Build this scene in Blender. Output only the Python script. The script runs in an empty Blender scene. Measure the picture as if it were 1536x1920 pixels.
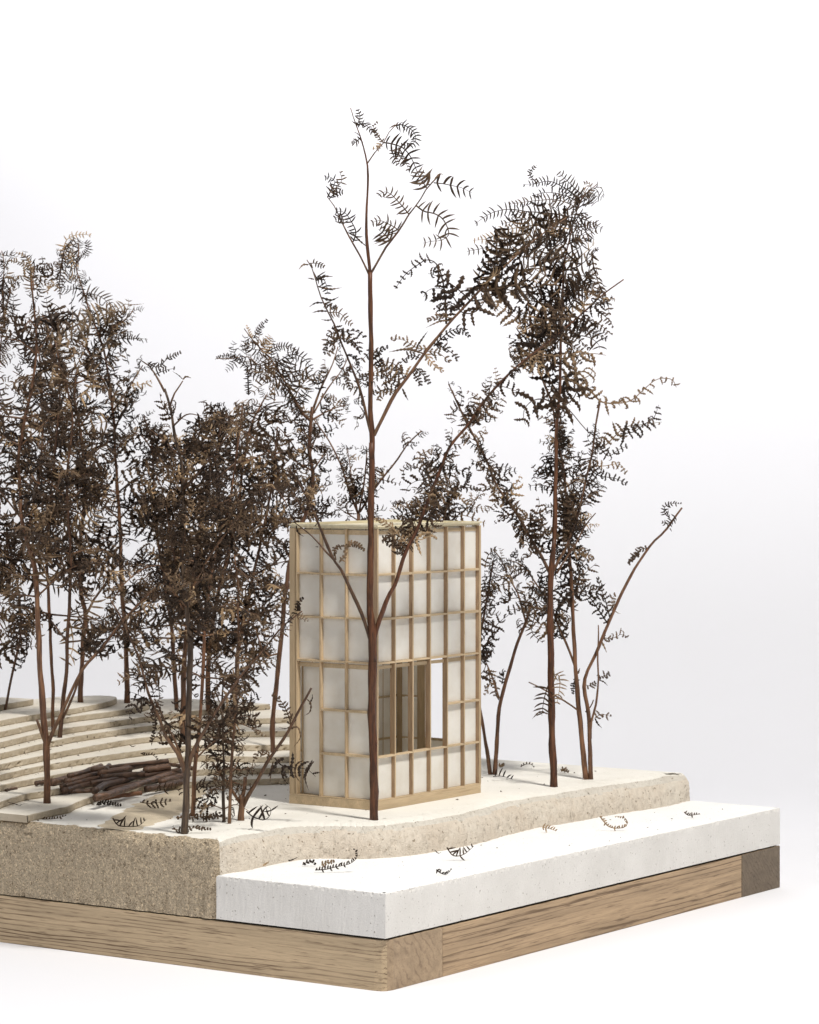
import bpy, math, random
from mathutils import Vector, Matrix, Quaternion, noise
S = bpy.context.scene
COL = S.collection

# ---------------------------------------------------------------- camera
# units: 1 = 1 cm.  X runs along the right-hand long edge of the model, Y along its left-hand edge.
F, CX, HY, CH, TH = 5469.0, 777.28, 838.85, 24.288, 0.965
R2 = Vector((math.cos(TH), -math.sin(TH), 0)); W2 = Vector((math.sin(TH), math.cos(TH), 0))
CAM = Vector((0, 0, CH)) - 130.0 * W2 + 1.295 * R2
cd = bpy.data.cameras.new("camera"); cam = bpy.data.objects.new("camera", cd); COL.objects.link(cam)
cam.location = CAM
cam.rotation_euler = (math.pi / 2, 0, math.atan2(-W2.x, W2.y))
cd.sensor_fit = 'AUTO'; cd.sensor_width = 36.0; cd.lens = 36.0 * F / 1920.0
cd.shift_x = -(CX - 768.0) / 1920.0; cd.shift_y = -(960.0 - HY) / 1920.0
cd.clip_start = 1.0; cd.clip_end = 2000.0
cd.dof.use_dof = True; cd.dof.focus_distance = 143.0; cd.dof.aperture_fstop = 0.6
S.camera = cam

def at_z(x, y, z):
    Z = (CH - z) * F / (y - HY)
    return CAM + R2 * ((x - CX) / F * Z) + W2 * Z + Vector((0, 0, z - CH))
def at_d(x, y, Z):
    return CAM + R2 * ((x - CX) / F * Z) + W2 * Z + Vector((0, 0, -(y - HY) / F * Z))
def depth(p): return (p - CAM).dot(W2)
def pix(p):
    Z = depth(p); return (CX + F * (p - CAM).dot(R2) / Z, HY + F * (CH - p.z) / Z)

# ---------------------------------------------------------------- world and studio lamps
world = bpy.data.worlds.new("World"); S.world = world; world.use_nodes = True
bg = world.node_tree.nodes['Background']; bg.inputs[0].default_value = (0.95, 0.97, 1.0, 1); bg.inputs[1].default_value = 0.18
S.view_settings.view_transform = 'Standard'; S.view_settings.look = 'None'
S.view_settings.exposure = 0.0; S.view_settings.gamma = 1.0
S.render.engine = 'CYCLES'

def area(name, loc, target, size, power, col=(1, 1, 1), size_y=None):
    ld = bpy.data.lights.new(name, 'AREA'); ld.energy = power; ld.color = col
    ld.shape = 'RECTANGLE'; ld.size = size; ld.size_y = size_y or size
    o = bpy.data.objects.new(name, ld); COL.objects.link(o); o.location = loc
    o.rotation_euler = (Vector(target) - Vector(loc)).to_track_quat('-Z', 'Y').to_euler()
    return o
MC = Vector((16, 14, 7))
def cdir(r, w, up): return (R2 * r + W2 * w + Vector((0, 0, up))).normalized()
area("key_softbox", MC + cdir(.47, -.60, 1.28) * 165, MC, 16, 1.05 * 9.87 * 165 ** 2, (1.0, 0.975, 0.93))
area("fill_softbox", MC + cdir(-.75, -.6, .6) * 170, MC, 60, 0.22 * 9.87 * 170 ** 2, (0.96, 0.97, 1.0))
wl = area("background_lamp", CAM + W2 * 205 + R2 * 34 + Vector((0, 0, 74)), CAM + W2 * 250 + R2 * 34 + Vector((0, 0, 40)), 150, 19500, (0.98, 0.985, 1.0), 14)
wl.data.spread = math.radians(72)

# ---------------------------------------------------------------- helpers
def tag(o, label=None, cat=None, group=None, kind=None):
    if label: o['label'] = label
    if cat: o['category'] = cat
    if group: o['group'] = group
    if kind: o['kind'] = kind
    return o
def empty(name, loc=(0, 0, 0)):
    o = bpy.data.objects.new(name, None); COL.objects.link(o); o.location = loc; o.empty_display_size = .2
    return o
def place(name, me, parent=None, mat=None):
    o = bpy.data.objects.new(name, me); COL.objects.link(o)
    if mat is not None and len(me.materials) == 0: me.materials.append(mat)
    if parent is not None:
        o.parent = parent
        if parent.type == 'EMPTY': o.matrix_parent_inverse = Matrix.Translation(-Vector(parent.location))
    return o
def mesh(name, V, Fc, smooth=False, mats=None, fmat=None):
    me = bpy.data.meshes.new(name); me.from_pydata([tuple(v) for v in V], [], Fc)
    if smooth: me.polygons.foreach_set('use_smooth', [True] * len(me.polygons))
    for m in (mats or []): me.materials.append(m)
    if fmat: me.polygons.foreach_set('material_index', fmat)
    me.validate(); me.update(); return me

def cr(pts, n):
    """Catmull-Rom through pts (Vectors), about n samples, evenly spread"""
    if len(pts) == 2: pts = [pts[0], (pts[0] + pts[1]) / 2, pts[1]]
    P = [pts[0] * 2 - pts[1]] + list(pts) + [pts[-1] * 2 - pts[-2]]
    out = []
    for i in range(1, len(P) - 2):
        for k in range(8):
            t = k / 8; a, b, c, d = P[i - 1], P[i], P[i + 1], P[i + 2]
            out.append(.5 * ((2 * b) + (c - a) * t + (2 * a - 5 * b + 4 * c - d) * t * t + (3 * b - a - 3 * c + d) * t ** 3))
    out.append(P[-2].copy())
    L = [0]
    for i in range(1, len(out)): L.append(L[-1] + (out[i] - out[i - 1]).length)
    res = []; j = 0
    for k in range(n):
        s = L[-1] * k / (n - 1)
        while j < len(L) - 2 and L[j + 1] < s: j += 1
        t = (s - L[j]) / max(1e-9, L[j + 1] - L[j]); res.append(out[j].lerp(out[j + 1], min(1, max(0, t))))
    return res
def tube_geo(path, radii, sides=8, rough=0.0, seed=0, cap=True, V=None, Fc=None):
    if V is None: V = []; Fc = []
    n = len(path); b0 = len(V)
    t = (path[1] - path[0]).normalized(); up = t.orthogonal().normalized()
    for i in range(n):
        t = (path[min(n - 1, i + 1)] - path[max(0, i - 1)]).normalized()
        up = (up - t * up.dot(t)).normalized(); s = t.cross(up)
        for k in range(sides):
            a = 2 * math.pi * k / sides; r = radii[i]
            if rough: r *= 1 + rough * noise.noise(Vector((seed + k * 1.7, i * .45, seed * .3)))
            V.append(path[i] + (up * math.cos(a) + s * math.sin(a)) * r)
    for i in range(n - 1):
        for k in range(sides):
            k2 = (k + 1) % sides
            Fc.append((b0 + i * sides + k, b0 + i * sides + k2, b0 + (i + 1) * sides + k2, b0 + (i + 1) * sides + k))
    if cap:
        Fc.append(tuple(b0 + k for k in reversed(range(sides)))); Fc.append(tuple(b0 + (n - 1) * sides + k for k in range(sides)))
    return V, Fc

# ---------------------------------------------------------------- materials
def mat(name, base=(.5, .5, .5), rough=.7):
    m = bpy.data.materials.new(name); m.use_nodes = True; nt = m.node_tree
    p = nt.nodes['Principled BSDF']; p.inputs['Base Color'].default_value = (*base, 1); p.inputs['Roughness'].default_value = rough
    p.inputs['Specular IOR Level'].default_value = .3
    return m, nt, p
def N(nt, typ, **kw):
    n = nt.nodes.new(typ)
    for k, v in kw.items():
        if k in n.inputs: n.inputs[k].default_value = v
        else: setattr(n, k, v)
    return n
def ramp(nt, src, stops):
    r = nt.nodes.new('ShaderNodeValToRGB'); e = r.color_ramp.elements
    while len(e) < len(stops): e.new(.5)
    for i, (p, c) in enumerate(stops): e[i].position = p; e[i].color = (*c, 1) if len(c) == 3 else c
    nt.links.new(src, r.inputs[0]); return r.outputs[0]
def mixc(nt, fac, a, b, typ='MIX'):
    m = nt.nodes.new('ShaderNodeMix'); m.data_type = 'RGBA'; m.blend_type = typ
    for s, v in ((0, fac), (6, a), (7, b)):
        if hasattr(v, 'links'): nt.links.new(v, m.inputs[s])
        else: m.inputs[s].default_value = v if s == 0 else (*v, 1)
    return m.outputs[2]
def coords(nt, scale=(1, 1, 1), rot=(0, 0, 0), world_space=True, rnd=False):
    if world_space: src = nt.nodes.new('ShaderNodeNewGeometry').outputs['Position']
    else: src = nt.nodes.new('ShaderNodeTexCoord').outputs['Object']
    if rnd:
        oi = nt.nodes.new('ShaderNodeObjectInfo'); mu = N(nt, 'ShaderNodeMath', operation='MULTIPLY'); mu.inputs[1].default_value = 57.3
        nt.links.new(oi.outputs['Random'], mu.inputs[0])
        ad = nt.nodes.new('ShaderNodeVectorMath'); ad.operation = 'ADD'; nt.links.new(src, ad.inputs[0]); nt.links.new(mu.outputs[0], ad.inputs[1]); src = ad.outputs[0]
    mp = nt.nodes.new('ShaderNodeMapping'); mp.inputs['Scale'].default_value = scale; mp.inputs['Rotation'].default_value = rot
    nt.links.new(src, mp.inputs[0]); return mp.outputs[0]
def nz(nt, vec, scale, detail=4, rough=.55, dist=0):
    n = N(nt, 'ShaderNodeTexNoise', Scale=scale, Detail=detail, Roughness=rough, Distortion=dist)
    nt.links.new(vec, n.inputs['Vector']); return n.outputs['Fac']
def bump(nt, p, h, strength=.5, dist=.05, prev=None):
    b = N(nt, 'ShaderNodeBump', Strength=strength, Distance=dist); nt.links.new(h, b.inputs['Height'])
    if prev is not None: nt.links.new(prev, b.inputs['Normal'])
    nt.links.new(b.outputs[0], p.inputs['Normal']); return b.outputs[0]

def plaster(name, c0, c1, pit_col, pit=.30, pit_scale=3.2, rough=.9, fine=.35, bstr=.5, dist=.10):
    m, nt, p = mat(name, c0, rough)
    v = coords(nt)
    big = nz(nt, v, .35, 5, .6)
    c = mixc(nt, ramp(nt, big, [(.35, (0, 0, 0)), (.65, (1, 1, 1))]), c0, c1)
    wv = coords(nt, (1, 1, .8)); nd = N(nt, 'ShaderNodeTexNoise', Scale=6.0, Detail=2.0)
    nt.links.new(v, nd.inputs['Vector'])
    mx = nt.nodes.new('ShaderNodeMix'); mx.data_type = 'VECTOR'; mx.inputs[0].default_value = dist
    nt.links.new(wv, mx.inputs[4]); nt.links.new(nd.outputs['Color'], mx.inputs[5])
    vo = N(nt, 'ShaderNodeTexVoronoi', Scale=pit_scale); nt.links.new(mx.outputs[1], vo.inputs['Vector'])
    pitm = ramp(nt, vo.outputs['Distance'], [(pit * .25, (1, 1, 1)), (pit * .42, (0, 0, 0))])
    gate = ramp(nt, vo.outputs['Color'], [(.46, (0, 0, 0)), (.56, (1, 1, 1))])
    pm = mixc(nt, 1.0, pitm, gate, 'MULTIPLY')
    vo2 = N(nt, 'ShaderNodeTexVoronoi', Scale=pit_scale * 2.7); nt.links.new(mx.outputs[1], vo2.inputs['Vector'])
    pm2 = mixc(nt, 1.0, ramp(nt, vo2.outputs['Distance'], [(pit * .2, (1, 1, 1)), (pit * .4, (0, 0, 0))]), ramp(nt, vo2.outputs['Color'], [(.44, (0, 0, 0)), (.56, (.7, .7, .7))]), 'MULTIPLY')
    pa = mixc(nt, 1.0, pm, pm2, 'ADD')
    f = nz(nt, v, 14, 3, .6)
    c = mixc(nt, ramp(nt, f, [(.3, (.25, .25, .25)), (.6, (0, 0, 0))]), c, [x * .75 for x in c1])
    c = mixc(nt, pa, c, pit_col)
    nt.links.new(c, p.inputs['Base Color'])
    h = mixc(nt, fine, (.5, .5, .5), f, 'MIX'); h = mixc(nt, pa, h, (0, 0, 0))
    bump(nt, p, h, bstr, .12 if bstr > .85 else .06)
    return m
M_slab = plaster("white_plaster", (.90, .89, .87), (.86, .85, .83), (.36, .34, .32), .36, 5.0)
M_slabs = plaster("white_plaster_toned_side", (.80, .775, .735), (.72, .695, .655), (.38, .35, .31), .42, 6.5, fine=.9, dist=.16)  # pitted slab sides, toned darker than the top to balance the fill light
M_top = plaster("cream_plaster", (.86, .825, .755), (.80, .765, .69), (.45, .38, .30), .22, 2.6, fine=.6)
M_terr = plaster("terrace_board", (.54, .465, .355), (.42, .35, .255), (.13, .10, .07), .40, 2.2, fine=.9)  # tan risers, colour darkened further to deepen the shade on the steps
M_slope = plaster("eroded_sand_plaster", (.72, .62, .505), (.80, .72, .61), (.34, .26, .18), .50, 5.4, fine=1.0, bstr=.9, dist=.16)

def sand_mat():
    m, nt, p = mat("coarse_sand_concrete", (.3, .25, .2), .95)
    v = coords(nt)
    c = mixc(nt, nz(nt, v, .5, 4), (.58, .485, .355), (.50, .40, .28))
    lo = N(nt, 'ShaderNodeSeparateXYZ'); nt.links.new(v, lo.inputs[0])
    vo = N(nt, 'ShaderNodeTexVoronoi', Scale=15.0); nt.links.new(v, vo.inputs['Vector'])
    sp = ramp(nt, vo.outputs['Color'], [(.06, (.55, .5, .45)), (.35, (.92, .92, .92)), (.7, (1.05, 1.03, 1.0)), (.9, (1.5, 1.47, 1.4))])
    c = mixc(nt, 1.0, c, sp, 'MULTIPLY')
    f = nz(nt, v, 22, 4, .7); c = mixc(nt, 1.0, c, ramp(nt, f, [(.3, (.75, .75, .75)), (.7, (1.25, 1.25, 1.25))]), 'MULTIPLY')
    nt.links.new(c, p.inputs['Base Color'])
    b1 = bump(nt, p, vo.outputs['Distance'], .9, .07); bump(nt, p, f, .8, .06, b1)
    return m
M_sand = sand_mat()

def wood(name, c_light, c_dark, axis='X', ring=2.2, streak=.8, rnd=False, world_space=True, fine=1.0, rot=(0, 0, 0)):
    m, nt, p = mat(name, c_light, .55)
    sc = {'X': (.05, 1, 1), 'Y': (1, .05, 1), 'Z': (1, 1, .05), 'E': (1, 1, 1)}[axis]
    v = coords(nt, sc, rot, rnd=rnd, world_space=world_space)
    sep = lambda k: tuple(q * (k if q != 1 else 1) for q in sc)
    warp = N(nt, 'ShaderNodeTexNoise', Scale=.9, Detail=3.0); nt.links.new(v, warp.inputs['Vector'])
    mx = nt.nodes.new('ShaderNodeMix'); mx.data_type = 'VECTOR'; mx.inputs[0].default_value = .35
    nt.links.new(v, mx.inputs[4]); nt.links.new(warp.outputs['Color'], mx.inputs[5])
    w = N(nt, 'ShaderNodeTexWave', Scale=ring, Distortion=6.5, Detail=4.0); w.wave_type = 'BANDS'; w.bands_direction = 'DIAGONAL' if axis == 'E' else 'Z'
    w.inputs['Detail Scale'].default_value = 1.1; w.inputs['Detail Roughness'].default_value = .65
    nt.links.new(mx.outputs[1], w.inputs['Vector'])
    gate = ramp(nt, nz(nt, v, 1.3, 3, .6), [(.40, (.1, .1, .1)), (.58, (1, 1, 1))])
    line = mixc(nt, 1.0, ramp(nt, w.outputs['Fac'], [(.0, (streak,) * 3), (.09, (streak * .55,) * 3), (.28, (0, 0, 0))]), gate, 'MULTIPLY')
    tone = nz(nt, v, 1.7, 5, .65, .3)
    c = mixc(nt, ramp(nt, tone, [(.36, (0, 0, 0)), (.66, (1, 1, 1))]), [min(1, q * 1.06) for q in c_light], [q * .78 for q in c_light])
    c = mixc(nt, line, c, c_dark)
    v2 = coords(nt, sep(1.0 if axis == 'E' else .8), rot, rnd=rnd, world_space=world_space)
    pores = nz(nt, v2, 9 * fine, 3, .7)
    c = mixc(nt, ramp(nt, pores, [(.34, (.75, .75, .75)), (.43, (0, 0, 0))]), c, c_dark)
    f2 = nz(nt, v2, 26 * fine, 3, .7); c = mixc(nt, 1.0, c, ramp(nt, f2, [(.3, (.86, .86, .86)), (.7, (1.1, 1.1, 1.1))]), 'MULTIPLY')
    nt.links.new(c, p.inputs['Base Color']); bump(nt, p, pores, .4, .02)
    return m
M_oakY = wood("oak_long_grain_left", (.545, .41, .26), (.13, .08, .043), 'Y', ring=2.3, streak=.95)
M_oakX = wood("oak_long_grain_right", (.475, .335, .205), (.13, .08, .043), 'X', ring=1.7, streak=.9, rot=(0, math.radians(2.2), 0))
M_oakE = wood("oak_end_grain", (.42, .305, .195), (.22, .15, .095), 'E', ring=1.5, streak=.7)
M_walnutE = wood("dark_end_grain", (.185, .14, .095), (.09, .065, .045), 'E', ring=3.0, streak=.9)
M_stick = wood("balsa_stick", (.57, .43, .27), (.40, .28, .17), 'Z', ring=9, streak=.5, rnd=True)
M_stickX = wood("balsa_stick_flat", (.62, .475, .30), (.42, .30, .18), 'X', ring=9, streak=.5, rnd=True)
M_side_shade = wood("stick_side_shade", (.40, .275, .17), (.25, .155, .09), 'Z', ring=5, streak=.6, rnd=True)  # darker brown paints the shade onto the side faces of the mullions
M_roof = wood("pale_roof_veneer", (.76, .68, .48), (.62, .52, .34), 'X', ring=5, streak=.35)

def paper_mat():
    m, nt, p = mat("tracing_paper", (.88, .86, .82), .85)
    v = coords(nt, (1, 1, 4)); f = nz(nt, v, 10, 3); c = mixc(nt, ramp(nt, f, [(.3, (0, 0, 0)), (.7, (1, 1, 1))]), (.94, .905, .84), (.96, .94, .885))
    big = nz(nt, coords(nt), .8, 3); c = mixc(nt, ramp(nt, big, [(.4, (0, 0, 0)), (.7, (.4, .4, .4))]), c, (.76, .69, .58))
    nt.links.new(c, p.inputs['Base Color'])
    tr = N(nt, 'ShaderNodeBsdfTranslucent'); nt.links.new(c, tr.inputs[0])
    ms = nt.nodes.new('ShaderNodeMixShader'); ms.inputs[0].default_value = .30
    nt.links.new(p.outputs[0], ms.inputs[1]); nt.links.new(tr.outputs[0], ms.inputs[2])
    nt.links.new(ms.outputs[0], nt.nodes['Material Output'].inputs[0]); bump(nt, p, f, .15, .02)
    return m
M_paper = paper_mat()

def stem_mat(name, c0, c1, c2, var=False, sc=(1, 1, .12)):
    m, nt, p = mat(name, c0, .5)
    v = coords(nt, sc); f = nz(nt, v, 7, 5, .65, .5); g = nz(nt, coords(nt), .22, 3)
    c = mixc(nt, ramp(nt, g, [(.4, (0, 0, 0)), (.62, (1, 1, 1))]), c0, c1)
    c = mixc(nt, ramp(nt, f, [(.42, (.85, .85, .85)), (.58, (0, 0, 0))]), c, c2)
    if var:
        oi = nt.nodes.new('ShaderNodeObjectInfo'); c = mixc(nt, 1.0, c, ramp(nt, oi.outputs['Random'], [(0, (.65, .65, .68)), (1, (1.35, 1.3, 1.25))]), 'MULTIPLY')
    nt.links.new(c, p.inputs['Base Color']); bump(nt, p, f, .5, .03)
    p.inputs['Specular IOR Level'].default_value = .35
    return m
M_stem = stem_mat("bracken_stem", (.115, .042, .018), (.15, .064, .028), (.045, .019, .010))
M_stem2 = stem_mat("reddish_bracken_stem", (.165, .080, .042), (.21, .11, .058), (.060, .030, .018), True)
M_twig = stem_mat("bracken_twig", (.19, .105, .055), (.13, .066, .034), (.065, .034, .020), True)
M_scaly = stem_mat("scaly_dark_stem", (.085, .055, .034), (.11, .072, .045), (.030, .019, .013))
CUR = [M_stem]
M_log = stem_mat("cut_stem", (.115, .066, .042), (.16, .092, .058), (.040, .025, .017), True, (.10, 1, 1))
M_log2 = stem_mat("reddish_cut_stem", (.27, .125, .06), (.22, .10, .048), (.13, .06, .03), False, (.1, 1, 1))
def leaf_mat():
    m, nt, p = mat("dry_fern_leaf", (.05, .035, .025), .6)
    oi = nt.nodes.new('ShaderNodeObjectInfo')
    c = ramp(nt, oi.outputs['Random'], [(0, (.021, .012, .007)), (.45, (.050, .030, .017)), (.74, (.098, .062, .036)), (.90, (.19, .127, .074)), (1, (.39, .275, .16))])
    f = nz(nt, coords(nt), 5, 3); c = mixc(nt, 1.0, c, ramp(nt, f, [(.3, (.6, .6, .6)), (.7, (1.5, 1.45, 1.4))]), 'MULTIPLY')
    nt.links.new(c, p.inputs['Base Color']); p.inputs['Specular IOR Level'].default_value = .25
    return m
M_leaf = leaf_mat()
m_, nt_, p_ = mat("backdrop_paper", (.82, .818, .845), .9); M_back = m_
# ---------------------------------------------------------------- backdrop: one seamless sweep of paper
def build_backdrop():
    prof = [(-60, 0), (60, 0), (120, 0), (180, 0), (206, 0)]
    for k in range(1, 13):
        a = k / 12 * math.pi / 2; prof.append((206 + 44 * math.sin(a), 44 * (1 - math.cos(a))))
    prof += [(250, 90), (250, 170)]
    V = []; Fc = []
    base = Vector((CAM.x, CAM.y, 0))
    xs = [-230, -115, 0, 115, 230]
    for d, z in prof:
        for x in xs: V.append(base + W2 * d + R2 * x + Vector((0, 0, z)))
    n = len(xs)
    for i in range(len(prof) - 1):
        for j in range(n - 1): Fc.append((i * n + j, i * n + j + 1, (i + 1) * n + j + 1, (i + 1) * n + j))
    o = place('backdrop', mesh('backdrop', V, Fc, True, [M_back])); tag(o, 'seamless white studio paper sweeping from floor to wall behind the model', kind='structure')
build_backdrop()

def box(x0, x1, y0, y1, z0, z1, V=None, Fc=None):
    if V is None: V = []; Fc = []
    b = len(V)
    V += [Vector(p) for p in ((x0, y0, z0), (x1, y0, z0), (x1, y1, z0), (x0, y1, z0), (x0, y0, z1), (x1, y0, z1), (x1, y1, z1), (x0, y1, z1))]
    Fc += [tuple(b + i for i in f) for f in ((3, 2, 1, 0), (4, 5, 6, 7), (0, 1, 5, 4), (1, 2, 6, 5), (2, 3, 7, 6), (3, 0, 4, 7))]
    return V, Fc
def bevel(o, w, seg=2):
    m = o.modifiers.new('bevel', 'BEVEL'); m.width = w; m.segments = seg; m.limit_method = 'ANGLE'; return o

# ---------------------------------------------------------------- wooden base of three boards
UL, VL = 37.72, 44.6
ZW, ZS0, ZS = 2.29, 2.385, 4.41
base = empty('wooden_base', (UL / 2, VL / 2, 0))
tag(base, 'thick oak plank base carrying the plaster landscape, with end grain at its corners', 'base')
def plank(pts, z0, z1, mats, fm, label=None):
    V = [Vector((x, y, z0)) for x, y in pts] + [Vector((x, y, z1)) for x, y in pts]; n = len(pts)
    Fc = [tuple(reversed(range(n))), tuple(range(n, 2 * n))] + [(i, (i + 1) % n, n + (i + 1) % n, n + i) for i in range(n)]
    o = place('board', mesh('board', V, Fc, False, mats, [0, 0] + fm), base); bevel(o, .035, 2)
    if label: tag(o, label)
    return o
r = .75
corner = [(0, r)] + [(r - r * math.cos(a), r - r * math.sin(a)) for a in (math.pi / 8, math.pi / 4, 3 * math.pi / 8)] + [(r, 0)]
# left board (grain along Y); its sawn end shows at the right-hand face
ptsL = [(0, VL)] + [(0.0, .62), (.08, .26), (.26, .08), (.62, 0)] + [(4.56, 0), (4.56, VL)]
plank(ptsL, 0, ZW, [M_oakY, M_oakE], [0, 0, 0, 1, 1, 1, 0], 'long oak board running back on the left, its end grain showing at the corner')
plank([(4.585, 0.012), (33.3, 0.012), (33.3, VL - .02), (4.585, VL - .02)], 0, ZW - .01, [M_oakX], [0, 0, 0, 0], 'oak board with long diagonal grain on the right-hand side')
plank([(33.325, 0), (UL, 0), (UL, VL), (33.325, VL)], 0, ZW + .015, [M_oakX, M_walnutE], [1, 1, 1, 1], 'darker grey-brown end-grain block at the far right corner')
# black sheet standing in for the shade in the gap between wood and plaster
V, Fc = box(.28, UL - .28, .28, VL - .1, ZW - .02, ZS0 + .02)
m_, nt_, p_ = mat("gap_shade_black", (.03, .02, .015), .9)
tag(place('gap_shade_sheet', mesh('gap_shade_sheet', V, Fc, False, [m_]), base), 'thin black sheet added as shade in the gap between the oak and the plaster')

# ---------------------------------------------------------------- white plaster slab
def slab():
    V = []; Fc = []
    u0, u1, v0, v1 = 0.0, UL - .02, 0.0, 9.62
    def edge(a, b, n): return [(a[0] + (b[0] - a[0]) * k / n, a[1] + (b[1] - a[1]) * k / n) for k in range(n)]
    loop = edge((u0, v1), (u0, v0), 110) + edge((u0, v0), (u1, v0), 420) + edge((u1, v0), (u1, v1), 30) + edge((u1, v1), (u0, v1), 30)
    rows = [(0.0, ZS0), (.0, ZS0 + .5), (0, ZS0 + 1.0), (0, ZS0 + 1.5), (0, ZS - .2), (0, ZS - .06), (.012, ZS - .02), (.05, ZS), (.25, ZS)]
    n = len(loop)
    for ri, (ins, z) in enumerate(rows):
        for (x, y) in loop:
            nx = (1 if x < .01 else 0) - (1 if x > u1 - .01 else 0); ny = (1 if y < .01 else 0) - (1 if y > v1 - .01 else 0)
            q = Vector((x, y, z)); e = noise.noise(q * 7) * .5 + noise.noise(q * 19) * .5
            k = ins + (.022 * e + (max(0, noise.noise(Vector((q.x * 6, q.y * 6, z * 12))) - .2) * .16 + max(0, noise.noise(Vector((q.x * 15, q.y * 15, z * 30))) - .2) * .12 if 5 <= ri <= 7 else 0) + (max(0, noise.noise(q * 2.2) - .3) * .10 if ri == 0 else 0) if ri < 8 else 0)
            zz = z - (max(0, noise.noise(Vector((x, y, 3)) * 9) - .3) * .10 if ri in (6, 7) else 0)
            V.append(Vector((x + nx * k, y + ny * k, zz)))
    for i in range(len(rows) - 1):
        for j in range(n):
            j2 = (j + 1) % n; Fc.append((i * n + j, i * n + j2, (i + 1) * n + j2, (i + 1) * n + j))
    Fc.append(tuple((len(rows) - 1) * n + j for j in range(n)))
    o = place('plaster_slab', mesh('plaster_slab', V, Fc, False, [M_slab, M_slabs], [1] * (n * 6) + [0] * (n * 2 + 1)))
    tag(o, 'white cast plaster slab along the front edge, lying on the oak base', 'slab')
slab()

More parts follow.
